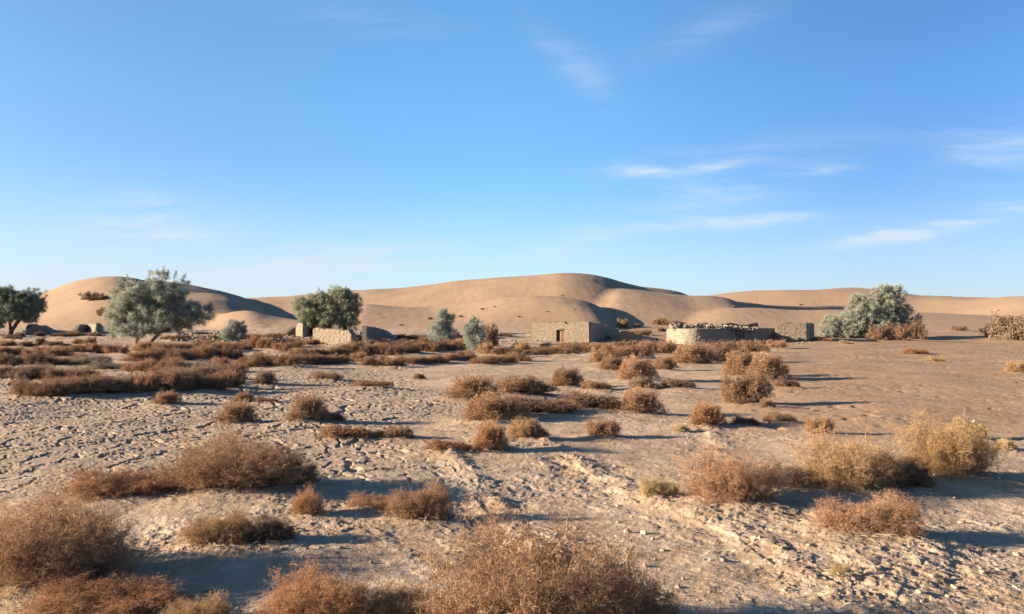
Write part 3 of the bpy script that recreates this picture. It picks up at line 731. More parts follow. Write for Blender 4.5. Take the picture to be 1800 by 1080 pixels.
def build_ruins():
    # ---- roofless stone house
    Y = 88.0; gx = float(ground_z(*at(990, Y))[0]); 
    a = at(937, 90.5); b = at(1037, 86.2); c = at(1066, 92.5); d = at(1085, 93.5); e = a + (c - b)
    root = empty('ruined_house', (a[0], a[1], 0), 'roofless stone house with a low doorway in its sunlit front', 'ruin')
    top = hz(567, 88)
    def loc(p): return (p[0] - a[0], p[1] - a[1])
    Lf = np.linalg.norm(b - a); s0, s1 = (981 - 937) / 100 * Lf, (993.5 - 937) / 100 * Lf
    dz = hz(580, 88)
    fr = smooth_steps([(0, top - .05), (.03, top), (.30, top), (.34, top - .10), (.38, top - .02), (.58, top + .04), (.62, top - .24), (.66, top - .22), (.72, top + .02), (.97, top + .08), (1, top)])
    fw = part('front_wall', wall_mesh('front_wall', loc(a), loc(b), .45, fr, M_STONE, hole=(s0, s1, 0, dz), seed=1), root)
    # door frame, lintel and the weathered plank door left in the opening
    dd = (b - a) / Lf; nn = np.array([dd[1], -dd[0]])
    def boxm(name, s_a, s_b, o_a, o_b, z_a, z_b, m):
        V = []
        for z in (z_a, z_b):
            for s, o in ((s_a, o_a), (s_b, o_a), (s_b, o_b), (s_a, o_b)):
                p = dd * s + nn * o; V.append((p[0], p[1], z))
        q = np.array([(0, 3, 2, 1), (4, 5, 6, 7), (0, 1, 5, 4), (1, 2, 6, 5), (2, 3, 7, 6), (3, 0, 4, 7)])
        return raw_mesh(bpy.data.meshes.new(name), np.array(V), q, m)
    m, nt, bs = mat('old_wood'); tc = nt.nodes.new('ShaderNodeTexCoord'); n = nnoise(nt, 5, 4, .6, tc.outputs['Object'])
    nt.links.new(nmix(nt, n.outputs['Fac'], (.085, .050, .032), (.20, .125, .082)), bs.inputs['Base Color'])
    part('door', boxm('door', s0 + .03, s1 - .05, -.10, -.04, -.2, dz - .14, m), root)
    part('lintel', boxm('lintel', s0 - .16, s1 + .16, .16, .25, dz - .02, dz + .12, M_STONE), root)
    for q in (s0 - .13, s1): part('door_frame', boxm('door_frame', q + .02, q + .11, .12, .245, -.2, dz - .024, M_STONE), root)
    side = smooth_steps([(0, top - .02), (.1, top - .05), (.5, top - .12), (.8, top - .3), (1, top - .32)])
    part('side_wall', wall_mesh('side_wall', loc(b), loc(c), .45, side, M_PLASTER, .02, seed=2), root)
    part('back_wall', wall_mesh('back_wall', loc(c), loc(e), .45, lambda s: top - .35, M_STONE, seed=3), root)
    part('side_wall', wall_mesh('side_wall', loc(e), loc(a), .45, lambda s: top - .1, M_STONE, seed=4), root)
    t2 = hz(576.5, 92)
    part('annexe_wall', wall_mesh('annexe_wall', loc(c), loc(d), .4, smooth_steps([(0, t2), (1, t2 - .15)]), M_PLASTER, .02, seed=5), root)
    part('annexe_wall', wall_mesh('annexe_wall', loc(d), loc(at(1076, 98)), .4, lambda s: t2 - .15, M_PLASTER, .02, seed=6), root)
    # ---- broken wall stub beside the house
    p, q = at(1087, 87), at(1116, 87.5); r = empty('broken_wall', (p[0], p[1], 0), 'short broken stump of grey stone wall beside the right end of the roofless house', 'wall')
    t = hz(583, 87)
    part('stonework', wall_mesh('stonework', (0, 0), q - p, .6, smooth_steps([(0, t - .5), (.12, t - .1), (.3, t + .05), (.55, t), (.8, t - .25), (1, t - .55)]), M_STONE, .07, seed=7), r)
    # ---- long compound with the curved pale end wall
    Y = 80.0; root = empty('ruined_compound', (*at(1176, Y + 5), 0), 'long low stone compound with a curved pale wall and stones heaped on top', 'ruin')
    o = at(1176, Y + 5)
    tp = hz(578.5, 82)
    pts = [at(1176, 88), at(1178, 85), at(1186, 82.5), at(1200, 80.6), at(1216, 79.8), at(1232, 79.8), at(1244, 80.4), at(1266, 82.0)]
    V = []
    # one continuous curved wall
    seg = [np.linalg.norm(pts[i + 1] - pts[i]) for i in range(len(pts) - 1)]; S = np.concatenate([[0], np.cumsum(seg)])
    def curved(name, pts, th, top, base, m, bump, seed):
        S = np.concatenate([[0], np.cumsum([np.linalg.norm(pts[i + 1] - pts[i]) for i in range(len(pts) - 1)])])
        s = np.linspace(0, S[-1], int(S[-1] / .11)); X = np.interp(s, S, [p[0] for p in pts]); Yy = np.interp(s, S, [p[1] for p in pts])
        k = np.ones(9) / 9; 
        for _ in range(3):
            X = np.convolve(np.pad(X, 4, mode='edge'), k, 'valid'); Yy = np.convolve(np.pad(Yy, 4, mode='edge'), k, 'valid')
        dx, dy = np.gradient(X), np.gradient(Yy); l = np.hypot(dx, dy); nx, ny = dy / l, -dx / l
        tt = np.array([top(v / S[-1]) for v in s]) + .04 * fbm(s / .3, s * 0 + seed, 2, 181)
        nz = 24; f = np.linspace(0, 1, nz)[:, None]; H = base + (tt - base) * f; Sg = np.repeat(s[None], nz, 0)
        F = th / 2 + bump * (fbm(Sg / .28, H / .2, 3, 182) + .5); B = -th / 2 - bump * fbm(Sg / .28, H / .2, 3, 183)
        rows = [(H[i], F[i]) for i in range(nz)] + [(tt + .04, F[-1] * .3 + B[-1] * .7)] + [(H[i], B[i]) for i in range(nz - 1, -1, -1)]
        V = np.stack([np.stack([X + nx * off - o[0], Yy + ny * off - o[1], h], -1) for h, off in rows])
        i = np.arange(V.shape[0] * V.shape[1]).reshape(V.shape[:2]); q = np.stack([i[:-1, :-1], i[:-1, 1:], i[1:, 1:], i[1:, :-1]], -1).reshape(-1, 4)
        caps = [[i[a, e], i[a + 1, e], i[-2 - a, e], i[-1 - a, e]] for e in (0, -1) for a in range(nz - 1)]
        return raw_mesh(bpy.data.meshes.new(name), V.reshape(-1, 3), np.concatenate([q, np.array(caps)]), m)
    part('curved_wall', curved('curved_wall', pts, .5, smooth_steps([(0, tp - .1), (.5, tp), (1, tp + .02)]), -.4, M_PALE, .065, 3), root)
    L = lambda p: (p[0] - o[0], p[1] - o[1])
    a1, a2, a3, a4 = at(1262, 81.75), at(1291, 83.9), at(1306, 83.6), at(1366, 87.4)
    tq = hz(577, 81)
    part('long_wall', wall_mesh('long_wall', L(a1), L(a2), .5, smooth_steps([(0, tq), (1, tq)]), M_PLASTER, .03, seed=11), root)
    part('buttress', wall_mesh('buttress', L(a2), L(a3), .55, lambda s: tq + .02, M_STONE, .05, seed=12), root)
    part('long_wall', wall_mesh('long_wall', L(a3), L(a4), .5, smooth_steps([(0, tq + .02), (1, tq - .02)]), M_PLASTER, .03, seed=13), root)
    part('back_wall', wall_mesh('back_wall', L(at(1178, 89)), L(at(1330, 92)), .5, lambda s: hz(570, 90) + .12 * math.sin(s * 21), M_STONE, .09, seed=14), root)
    rs = np.random.RandomState(4); pp = []
    for k in range(560):
        f = rs.rand(); px = 1182 + 152 * f; yy = 81.2 + 2.0 * f + rs.rand() * 5.5
        hh = .55 * math.exp(-((px - 1235) / 75) ** 2) + .25
        P = at(px, yy); pp.append((P[0] - o[0], P[1] - o[1], tp - .25 + hh * rs.rand() , rs.uniform(.11, .30)))
    rub = part('fallen_roof', merged_stones('fallen_roof', pp), root)
    # ---- square stone store at the right end
    a, b, c = at(1366, 85.2), at(1417, 84.3), at(1427, 89.5)
    r = empty('stone_block', (a[0], a[1], 0), 'square stone ruin with one shadowed side at the right end of the long compound', 'ruin')
    L = lambda p: (p[0] - a[0], p[1] - a[1]); t = hz(567.5, 84)
    part('front_wall', wall_mesh('front_wall', L(a), L(b), .45, smooth_steps([(0, t), (.3, t + .05), (.5, t - .03), (1, t - .05)]), M_STONE, .05, seed=21), r)
    part('side_wall', wall_mesh('side_wall', L(b), L(c), .45, lambda s: t - .05, M_PLASTER, .03, seed=22), r)
    part('back_wall', wall_mesh('back_wall', L(c), L(a + c - b), .45, lambda s: t - .05, M_STONE, .05, seed=23), r)
    part('side_wall', wall_mesh('side_wall', L(a + c - b), L(a), .45, lambda s: t - .05, M_STONE, .05, seed=24), r)
    # ---- mud wall under the left-centre tree
    a, b = at(555, 81), at(622, 78.5); r = empty('mud_wall', (a[0], a[1], 0), 'thick cracked mud wall, sunlit, standing in front of the tree left of centre', 'wall')
    L = lambda p: (p[0] - a[0], p[1] - a[1]); t = hz(579, 80)
    part('wall_face', wall_mesh('wall_face', L(a), L(b), .7, smooth_steps([(0, t - .1), (.02, t + .1), (.08, t + .16), (.25, t + .02), (.30, t - .10), (.33, t + .02), (.6, t - .02), (.8, t - .14), (.93, t - .12), (1, t - .55)]), M_MUD, .07, base=-.6, seed=31), r)
    part('return_wall', wall_mesh('return_wall', L(at(556, 81.6)), L(at(566, 86)), .6, smooth_steps([(0, t + .05), (1, t - .1)]), M_MUD, .06, base=-.6, seed=32), r)
    # ---- stacked stone pillar
    p = at(631, 81); r = empty('stone_pillar', (p[0], p[1], 0), 'crumbling upright stack of stones right of the cracked mud wall', 'pillar'); pp = []
    for k in range(34): pp.append((rs.normal(0, .16), rs.normal(0, .16), -.2 + 1.75 * k / 34, rs.uniform(.14, .22)))
    for k in range(30): pp.append((rs.normal(0, .5), rs.normal(0, .4), rs.rand() * .25 - .1, rs.uniform(.12, .2)))
    part('stacked_stones', merged_stones('stacked_stones', pp, 9), r)
    # ---- shadowed wall behind it
    a, b = at(640, 88), at(690, 106); r = empty('low_wall', (a[0], a[1], 0), 'low sloping wall in deep shade right of the stone pillar', 'wall')
    L = lambda p: (p[0] - a[0], p[1] - a[1]); t = hz(576, 92)
    part('shaded_wall', wall_mesh('shaded_wall', L(a), L(b), .5, smooth_steps([(0, t + .1), (.3, t), (.7, t - .4), (1, .9)]), M_MUD, .04, seed=41), r)
    # ---- small pale plastered ruin left of the tree
    a, b, c = at(523, 97), at(535, 96), at(545, 103); r = empty('plastered_wall', (a[0], a[1], 0), 'small pale plastered wall end left of the tree and mud wall', 'wall')
    L = lambda p: (p[0] - a[0], p[1] - a[1]); t = hz(568, 96)
    part('plastered_face', wall_mesh('plastered_face', L(a), L(b), .4, smooth_steps([(0, t - .35), (.25, t - .05), (.7, t), (1, t - .12)]), M_MUD, .06, base=-.3, seed=51), r)
    part('return_wall', wall_mesh('return_wall', L(b), L(c), .4, lambda s: t - .2 - .5 * s, M_MUD, .05, base=-.3, seed=52), r)
    a, b = at(488, 97), at(519, 103); r = empty('collapsed_wall', (a[0], a[1], 0), 'wedge of collapsed earth wall sloping up to the pale plastered wall', 'wall')
    part('earth_bank', wall_mesh('earth_bank', (0, 0), b - a, 1.2, smooth_steps([(0, .8), (.5, hz(579, 100)), (1, hz(572, 101))]), M_MUD, .10, seed=53), r)
    # ---- far left ruins
    a, b, c = at(50, 104), at(78, 112), at(93, 119); r = empty('shaded_ruin', (a[0], a[1], 0), 'brown earth ruin with a sloping end right of the far-left tree', 'ruin')
    L = lambda p: (p[0] - a[0], p[1] - a[1]); t = hz(571, 107)
    part('front_wall', wall_mesh('front_wall', L(a), L(b), .5, smooth_steps([(0, t - .5), (.1, t), (.4, t + .05), (.6, t - .2), (1, t - .1)]), M_MUD, .09, seed=61), r)
    part('side_wall', wall_mesh('side_wall', L(b), L(c), .5, smooth_steps([(0, t - .1), (1, t - .75)]), M_MUD, .09, seed=62), r)
    a, b = at(132, 108), at(157, 111.5); r = empty('sloping_wall', (a[0], a[1], 0), 'dark trapezoid stub of wall just left of the pale box-shaped ruin', 'wall')
    t = hz(571, 108)
    part('wall_face', wall_mesh('wall_face', (0, 0), b - a, .6, smooth_steps([(0, t - .8), (.2, t), (.75, t), (1, t - .8)]), M_MUD, .05, seed=63), r)
    a, b, c = at(157, 111), at(176, 106), at(181, 109); r = empty('box_ruin', (a[0], a[1], 0), 'pale box-shaped wall ruin left of the big grey-green tree', 'ruin')
    L = lambda p: (p[0] - a[0], p[1] - a[1]); t = hz(569, 107)
    part('front_wall', wall_mesh('front_wall', L(a), L(b), .5, smooth_steps([(0, t - .4), (.2, t - .05), (.8, t), (1, t - .2)]), M_PALE, .06, seed=64), r)
    part('side_wall', wall_mesh('side_wall', L(b), L(c), .5, lambda s: t - .3 - .4 * s, M_MUD, .06, seed=65), r)
    # ---- fallen stones: a few one can tell apart, then the scatter
    smeshes = [stone_mesh(70 + k) for k in range(5)]
    for i, (px, by, w, lab) in enumerate(STONES):
        x, y, z = hit(px, by); o = part('fallen_stone', smeshes[i % 5], None, (x, y, float(ground_z([x], [y])[0]) + .04)); tag(o, lab, 'stone', 'loose stones on the plain')
        s = w / FPX * y / .66; o.scale = (s, s, s * .8); o.rotation_euler = (.1 * i, .07 * i, i * 1.3)
    rs = np.random.RandomState(12); pp = []
    def sc(n, x0, x1, y0, y1, s0, s1, wgt=1):
        P = np.array([hit(rs.uniform(x0, x1), rs.uniform(y0, y1))[:2] for _ in range(n)]); Z = ground_z(P[:, 0], P[:, 1])
        for p, z in zip(P, Z): pp.append((p[0], p[1], z + .02, rs.uniform(s0, s1)))
    sc(150, 300, 420, 587, 602, .12, .35); sc(70, 420, 560, 590, 604, .1, .26); sc(110, 560, 720, 594, 610, .1, .28); sc(160, 40, 200, 582, 591, .1, .3); sc(60, 500, 560, 586, 594, .1, .26)
    sc(60, 880, 1130, 598, 606, .08, .2); sc(35, 1100, 1180, 584, 600, .08, .25); sc(50, 1180, 1440, 598, 606, .06, .2)
    o = part('rubble', merged_stones('rubble', pp, 15)); tag(o, 'scattered small rubble around the ruins', 'rubble', None, 'stuff')
    # pebbles and clods of the salt crust in front
    rs = np.random.RandomState(13); pp = []; X = []; 
    while len(X) < CLODS:
        py = rs.uniform(730, 1110); px = rs.uniform(-40, 1840); x, y = hitflat(px, py)
        c_, s_, l_, _, _ = zones(np.array([x]), np.array([y]))
        if rs.rand() < l_[0] * .9 + .05 and rs.rand() < .15 + .85 * float(sst(-.2, .4, pn(np.array([x / 1.1]), np.array([y / 1.1]), 191))[0]): X.append((x, y))
    X = np.array(X); Z = ground_z(X[:, 0], X[:, 1])
    for p, z in zip(X, Z):
        s = min(.040, .005 + rs.exponential(.008)); pp.append((p[0], p[1], z + s * .2, s))
    o = part('clods', merged_stones('clods', pp, 16, M_CLOD)); tag(o, 'small clods and pebbles of dried salt crust', 'clods', None, 'stuff')
m_, nt_, b_ = mat('salt_clods'); M_CLOD = m_
tc_ = nt_.nodes.new('ShaderNodeTexCoord'); n_ = nnoise(nt_, 3, 4, .6, tc_.outputs['Object'])
nt_.links.new(nmix(nt_, n_.outputs['Fac'], (.23, .175, .125), (.33, .275, .21)), b_.inputs['Base Color'])
STONES = [(313, 597, 9, 'pale angular stone left of the small grey-green shrub'), (111, 593, 11, 'pale stone on the bare strip below the far-left ruins'), (484, 634, 14, 'whitish stone among the scrub left of the mud wall'),
          (686, 594, 12, 'rounded stone at the foot of the shaded wall'), (1056, 601, 10, 'round pale stone at the foot of the house corner'), (1322, 600, 9, 'stone lying under the shaded long wall')]

# ------------------------------------------------------------------ the bushes, one by one
B = bush
FG, MG = 'dry bushes in the foreground', 'dry bushes on the open ground'
B(88, 1068, 300, 880, 'largest dark russet bush, cut by the left edge of the view', 'russet', 0, FG)
B(185, 1120, 250, 1022, 'low orange-brown bush in front of the largest dark russet bush', 'rust', 2, FG)
B(345, 1125, 130, 1042, 'thin sparse bush with upright bare twigs at the bottom edge', 'tawny', 1, FG)
B(548, 1135, 210, 1010, 'rounded orange bush at the bottom edge beside the widest central bush', 'rust', 0, FG)
B(690, 1120, 190, 1020, 'low wispy bush touching the left side of the widest central bush', 'tawny', 2, FG)
B(940, 1225, 440, 930, 'widest bush of all, russet and dense, at the bottom centre', 'russet', 0, FG)
B(1115, 1190, 190, 1000, 'darker twiggy bush against the right side of the widest central bush', 'brown', 3, FG)
B(218, 897, 185, 826, 'low orange-brown bush left of the broad bush by the cracked clay', 'rust', 2, FG)
B(405, 888, 275, 772, 'broad rounded russet bush at the edge of the cracked clay', 'russet', 0, FG)
B(505, 872, 120, 796, 'greyer bush joined to the right side of the broad russet bush', 'brown', 3, FG)
B(385, 972, 130, 896, 'bush with bare grey stems showing in front of the broad russet bush', 'tawny', 1, FG)
B(478, 966, 90, 902, 'dark bush with arching dead branches beside the bare-stemmed bush', 'dark', 3, FG)
B(540, 914, 64, 858, 'small round bright russet bush right of the broad russet bush', 'rust', 0, FG)
B(655, 905, 90, 866, 'flat ragged bush with pale curved twigs, left in its pair', 'pinkish', 2, FG)
B(738, 926, 120, 842, 'ragged reddish bush beside the rut, right in its pair', 'russet', 1, FG)
B(1288, 905, 180, 793, 'round reddish bush, leftmost of the big cluster on the right', 'pinkish', 0, FG)
B(1400, 876, 110, 815, 'low dark tangle between the two big bushes on the right', 'dark', 2, FG)
B(1495, 884, 190, 768, 'tall tawny bush in the middle of the big cluster on the right', 'tawny', 0, FG)
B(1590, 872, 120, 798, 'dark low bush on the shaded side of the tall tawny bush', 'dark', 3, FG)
B(1672, 858, 168, 736, 'golden-brown bush, rearmost of the big cluster on the right', 'golden', 0, FG)
B(1705, 778, 70, 736, 'pale yellow-green tuft behind the golden-brown bush', 'straw', 2, FG)
B(1528, 964, 200, 874, 'reddish spreading bush in front of the big cluster on the right', 'pinkish', 1, FG)
B(1160, 884, 75, 838, 'small straw-yellow bush left of the big cluster', 'straw', 2, FG)
B(1480, 1024, 50, 992, 'tiny sparse tuft on the crusted ground near the lower right', 'straw', 3, FG)
B(1767, 796, 42, 772, 'tiny straw tuft near the right edge behind the golden-brown bush', 'straw', 0, FG)
B(1205, 745, 0.1, 744.9, '', 'straw', 0, FG) if False else None
B(416, 748, 80, 706, 'small pale brown bush on the cracked clay, left of the round one', 'russet', 0, MG)
B(540, 746, 78, 690, 'round russet bush standing alone on the cracked clay', 'russet', 0, MG)
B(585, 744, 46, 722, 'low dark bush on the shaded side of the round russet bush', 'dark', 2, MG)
B(292, 714, 54, 689, 'small bush on bare clay at the front of the left scrub belt', 'pinkish', 0, MG)
B(428, 710, 44, 690, 'small brown bush left of a low dark one behind the clay pan', 'brown', 0, MG)
B(470, 711, 50, 697, 'low dark bush right of a small brown one behind the clay pan', 'dark', 2, MG)
B(612, 780, 100, 750, 'flat rust bush, left part of a low pair on the clay', 'rust', 2, MG)
B(692, 778, 74, 750, 'flat brown bush, right part of a low pair on the clay', 'brown', 4, MG)
B(790, 803, 84, 778, 'low rust bush at the foot of the taller leaning bush', 'rust', 2, MG)
B(860, 798, 72, 738, 'bright rust bush leaning right, above the start of the rut', 'rust', 0, MG)
B(928, 777, 82, 736, 'pale tawny bush right of the bright rust bush', 'tawny', 3, MG)
B(1060, 774, 66, 735, 'thin pale bush standing alone right of the pale tawny bush', 'pinkish', 1, MG)
B(1122, 732, 92, 682, 'rounded bush at the right end of the long central row', 'russet', 0, MG)
B(862, 748, 135, 696, 'rounded bush at the left end of the long central row', 'russet', 0, MG)
B(950, 738, 135, 702, 'dark bush in the middle of the long central row', 'dark', 2, MG)
B(1042, 731, 120, 693, 'low brown bush in the long central row, left of its end bush', 'brown', 2, MG)
B(828, 710, 104, 661, 'pale rounded bush behind the left end of the long central row', 'pinkish', 0, MG)
B(918, 702, 130, 664, 'dark bush behind the middle of the long central row', 'brown', 3, MG)
B(993, 684, 72, 645, 'dark rounded bush standing clear behind the long central row', 'brown', 0, MG)
B(1240, 754, 72, 708, 'round rust bush right of the long central row', 'rust', 0, MG)
B(1312, 752, 50, 732, 'small dark bush right of the round rust bush', 'dark', 2, MG)
B(1374, 748, 66, 725, 'low tawny bush right of a small dark one', 'tawny', 2, MG)
B(1440, 766, 52, 728, 'faint pinkish bush behind the big cluster on the right', 'pinkish', 1, MG)
B(1196, 762, 34, 746, 'tiny pale tuft left of the round rust bush', 'straw', 0, MG)
B(1312, 718, 96, 650, 'tall brown bush casting the longest shadow on the sand', 'brown', 1, MG)
B(1345, 720, 36, 700, 'low bush at the right foot of the tall shadow-casting bush', 'brown', 0, MG)
B(1386, 684, 44, 664, 'small dark bush on the sand right of the rounded pair', 'dark', 2, MG)
B(1298, 664, 74, 614, 'left one of a rounded russet pair before the compound', 'russet', 0, MG)
B(1345, 670, 86, 617, 'right one of a rounded russet pair before the compound', 'russet', 0, MG)
B(1215, 643, 100, 602, 'big russet bush below the curved pale wall, left part', 'russet', 0, MG)
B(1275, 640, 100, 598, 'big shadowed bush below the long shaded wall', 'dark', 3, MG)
B(1325, 622, 60, 600, 'low brown bush below the right end of the long wall', 'brown', 2, MG)
B(1116, 672, 84, 624, 'tall pale bush left of the big bushes below the curved wall', 'pinkish', 0, MG)
B(1166, 654, 52, 626, 'rounded bush tucked right of a tall pale bush', 'russet', 0, MG)
B(1193, 688, 66, 666, 'low greyish bush on sand below the tall pale bush', 'greyish', 2, MG)
B(1130, 688, 60, 664, 'greyish tangle at the foot of the tall pale bush', 'greyish', 3, MG)
B(1075, 655, 64, 626, 'brown bush left of the tall pale bush', 'brown', 0, MG)
B(1050, 690, 56, 670, 'thin flat bush between the dark rounded bush and the greyish tangle', 'tawny', 2, MG)
B(1612, 626, 46, 613, 'low orange-brown tuft alone on the right-hand sand', 'rust', 2, MG)
B(1645, 638, 32, 628, 'pale yellowish tuft right of the orange-brown one on the sand', 'straw', 2, MG)
B(1785, 657, 44, 637, 'brown bush on the sand at the right edge', 'tawny', 0, MG)
B(1686, 583, 34, 573, 'small brown bush at the foot of the right dune', 'brown', 0, MG)
B(1727, 583, 18, 577, 'tiny dark bush left of the pile of dead brush', 'dark', 0, MG)
B(1445, 602, 36, 592, 'low rust bush between the stone block and the right tree', 'rust', 2, MG)
B(1487, 606, 24, 599, 'faint straw tuft in front of the right tree', 'straw', 2, MG)
B(736, 668, 26, 656, 'tiny tuft on the pale crust left of the central bushes', 'brown', 0, MG)
B(655, 686, 74, 672, 'flat pale bush on bare clay left of the central bushes', 'pinkish', 2, MG)
B(575, 672, 60, 655, 'low bush at the front of the scrub below the mud wall', 'russet', 2, MG)
B(465, 678, 44, 650, 'greyish upright bush right of the left scrub belt', 'greyish', 0, MG)
B(1580, 600, 62, 567, 'right-hand tawny bush against the foot of the right tree', 'brown', 0, MG, 'dry_bush', .7)
B(1545, 600, 46, 569, 'left-hand tawny bush against the foot of the right tree', 'brown', 0, MG, 'dry_bush', .7)
B(1612, 598, 30, 558, 'dark brown bush at the right end of the right tree', 'brown', 1, MG, 'dry_bush', .7)
B(1792, 600, 125, 545, 'big pale pile of dead brushwood at the right edge', 'greyish', 0, MG, 'brushwood_pile', .8, 'brushwood')
B(1748, 595, 40, 574, 'russet bush at the left foot of the dead brushwood pile', 'rust', 0, MG)
B(1095, 577, 28, 558, 'round tawny bush behind the right corner of the stone house', 'tawny', 0, MG)
B(1160, 572, 30, 556, 'faint tawny bush on the dune foot behind the curved wall', 'tawny', 1, MG)
B(1190, 570, 24, 562, 'low tawny bush on the slope above the heaped stones', 'tawny', 2, MG)
B(166, 530, 52, 510, 'dark bush high on the left dune', 'dark', 2, MG)
B(181, 557, 26, 538, 'small brown bush on the slope of the left dune', 'brown', 1, MG)
B(860, 612, 44, 564, 'bare brown bush right of the blue-green conical shrub', 'brown', 0, MG, 'dry_bush', .8)
B(556, 590, 46, 566, 'russet bush between the pale plastered wall and the mud wall', 'rust', 1, MG)
B(355, 589, 34, 583, 'dark low bush in the rubble left of the small grey-green shrub', 'dark', 2, MG)
B(150, 648, 110, 624, 'mat of pale dead sticks lying in the left scrub belt', 'ash', 4, MG, 'dead_sticks', .7, 'dead sticks')
B(200, 655, 90, 638, 'second mat of pale dead sticks right of the first one', 'ash', 2, MG, 'dead_sticks', .6, 'dead sticks')
B(-60, 742, 130, 690, 'bush just beyond the left edge whose shadow falls on the clay', 'brown', 0, MG) if False else None
# faint tufts on the far dune faces
for i, (px, py, w) in enumerate(DUNE_TUFTS := [(848, 545, 9), (869, 541, 7), (810, 558, 10), (756, 562, 12), (912, 558, 7), (988, 521, 6), (962, 549, 6), (1213, 529, 5), (775, 570, 9), (1010, 545, 5), (705, 573, 9), (1120, 575, 16), (1290, 541, 10), (1408, 537, 8), (1135, 590, 15), (1030, 568, 9)]):
    B(px, py, w, py - w * .45, 'tiny dark tuft on the bare face of the big dune, number %s from the left' % ['first', 'second', 'third', 'fourth', 'fifth', 'sixth', 'seventh', 'eighth', 'ninth', 'tenth', 'eleventh', 'twelfth', 'thirteenth', 'fourteenth', 'fifteenth', 'sixteenth'][sorted([q[0] for q in [(848, 0), (869, 0), (810, 0), (756, 0), (912, 0), (988, 0), (962, 0), (1213, 0), (775, 0), (1010, 0), (705, 0), (1120, 0), (1290, 0), (1408, 0), (1135, 0), (1030, 0)]]).index(px)], 'brown', 0, 'tufts on the dune face')
# the scrub belts: rows of bushes, each row between landmarks
ORD = ['leftmost', 'second', 'third', 'fourth', 'fifth', 'sixth', 'seventh', 'eighth', 'ninth', 'tenth', 'eleventh', 'twelfth', 'thirteenth', 'fourteenth', 'fifteenth', 'sixteenth', 'seventeenth', 'eighteenth']
ROWS = [  # px0, px1, base py0, py1, number, width range, height range, tones, where
    (20, 175, 704, 700, 4, (80, 105), (30, 38), 'rbr', 'front row of the left scrub belt'),
    (160, 400, 698, 690, 9, (60, 95), (26, 40), 'bdgr', 'long dark row of the left scrub belt'),
    (290, 420, 676, 672, 6, (55, 80), (24, 34), 'rbg', 'short row ending the left scrub belt'),
    (0, 130, 672, 668, 5, (55, 80), (16, 24), 'gdb', 'grey row below the dead sticks'),
    (230, 400, 660, 655, 5, (50, 75), (16, 24), 'bpg', 'row right of the mats of dead sticks'),
    (-10, 140, 648, 642, 6, (44, 66), (14, 24), 'rbd', 'row left of the mats of dead sticks'),
    (240, 420, 640, 634, 8, (44, 66), (18, 28), 'rrd', 'reddish row before the big tree'),
    (-10, 210, 630, 624, 11, (36, 56), (12, 20), 'rpr', 'reddish row left of the big tree trunk'),
    (240, 520, 622, 617, 14, (36, 54), (13, 22), 'rrp', 'reddish row right of the big tree trunk'),
    (0, 180, 612, 608, 6, (26, 40), (7, 12), 'rb', 'far thin row below the far-left tree'),
    (420, 640, 650, 640, 9, (42, 66), (14, 22), 'rbr', 'front scrub row below the mud wall'),
    (520, 720, 632, 624, 12, (36, 56), (14, 22), 'rdr', 'middle scrub row below the mud wall'),
    (440, 640, 611, 607, 10, (22, 40), (8, 14), 'rpb', 'far scrub row below the mud wall'),
    (640, 820, 648, 640, 8, (38, 62), (12, 18), 'pbr', 'front scrub row below the conical shrubs'),
    (680, 830, 626, 616, 9, (30, 46), (12, 20), 'rdr', 'middle scrub row below the conical shrubs'),
    (640, 800, 611, 606, 8, (22, 36), (7, 12), 'brd', 'far scrub row behind the conical shrubs'),
    (840, 930, 648, 636, 5, (34, 52), (12, 18), 'rtb', 'front row right of the conical shrubs'),
    (850, 1060, 628, 622, 10, (30, 50), (12, 20), 'trb', 'middle scrub row below the stone house'),
    (900, 1160, 619, 614, 12, (22, 40), (7, 12), 'tbr', 'far scrub row below the stone house'),
    (1040, 1180, 640, 622, 6, (40, 60), (16, 26), 'tpr', 'row between house and curved wall'),
    (1180, 1370, 618, 612, 9, (30, 50), (8, 13), 'rbp', 'scrub row right under the long compound'),
    (1060, 1170, 598, 584, 6, (14, 26), (6, 10), 'rb', 'tufts on the bank beside the house'),
    (700, 890, 600, 594, 10, (16, 30), (6, 11), 'rbd', 'far tufts before the dune foot'),
    (290, 500, 600, 596, 8, (18, 34), (6, 11), 'rdb', 'far tufts among the rubble'),
    (0, 170, 597, 592, 6, (18, 32), (5, 9), 'brd', 'far tufts below the far-left ruins'),
]
TK = {'r': ('russet', 'russet'), 'b': ('brown', 'brown'), 'd': ('dark', 'dark'), 'g': ('greyish', 'greyish'), 'p': ('pinkish', 'pinkish'), 't': ('tawny', 'tawny')}
rr = random.Random(77)
for x0, x1, p0, p1, n, ws, hs, tn, where in ROWS:
    if QUAL > 3: break
    for i in range(n):
        f = (i + .5) / n; px = x0 + (x1 - x0) * f + rr.uniform(-.32, .32) * (x1 - x0) / n; py = p0 + (p1 - p0) * f + rr.uniform(-3, 3) * (1 if p0 > 615 else .6)
        w = rr.uniform(*ws) * rr.choice((.8, 1.0, 1.2, 1.35)); t = TK[rr.choice(tn)]
        h = rr.uniform(*hs) * 1.1 + 1.5; 
        B(px, py, w, py - h, '%s bush, %s%s in the %s' % (t[1], ORD[i], ' from the left' if i else '', where), t[0], None, 'bushes of the ' + where, 'scrub_bush', .9)
BUSHES[:] = [b for b in BUSHES if b]
for b in BUSHES:
    if b['y'] < 130: HUMMOCKS.append((b['x'], b['y'], b['w'] * .62, min(.12, .10 * b['w'])))

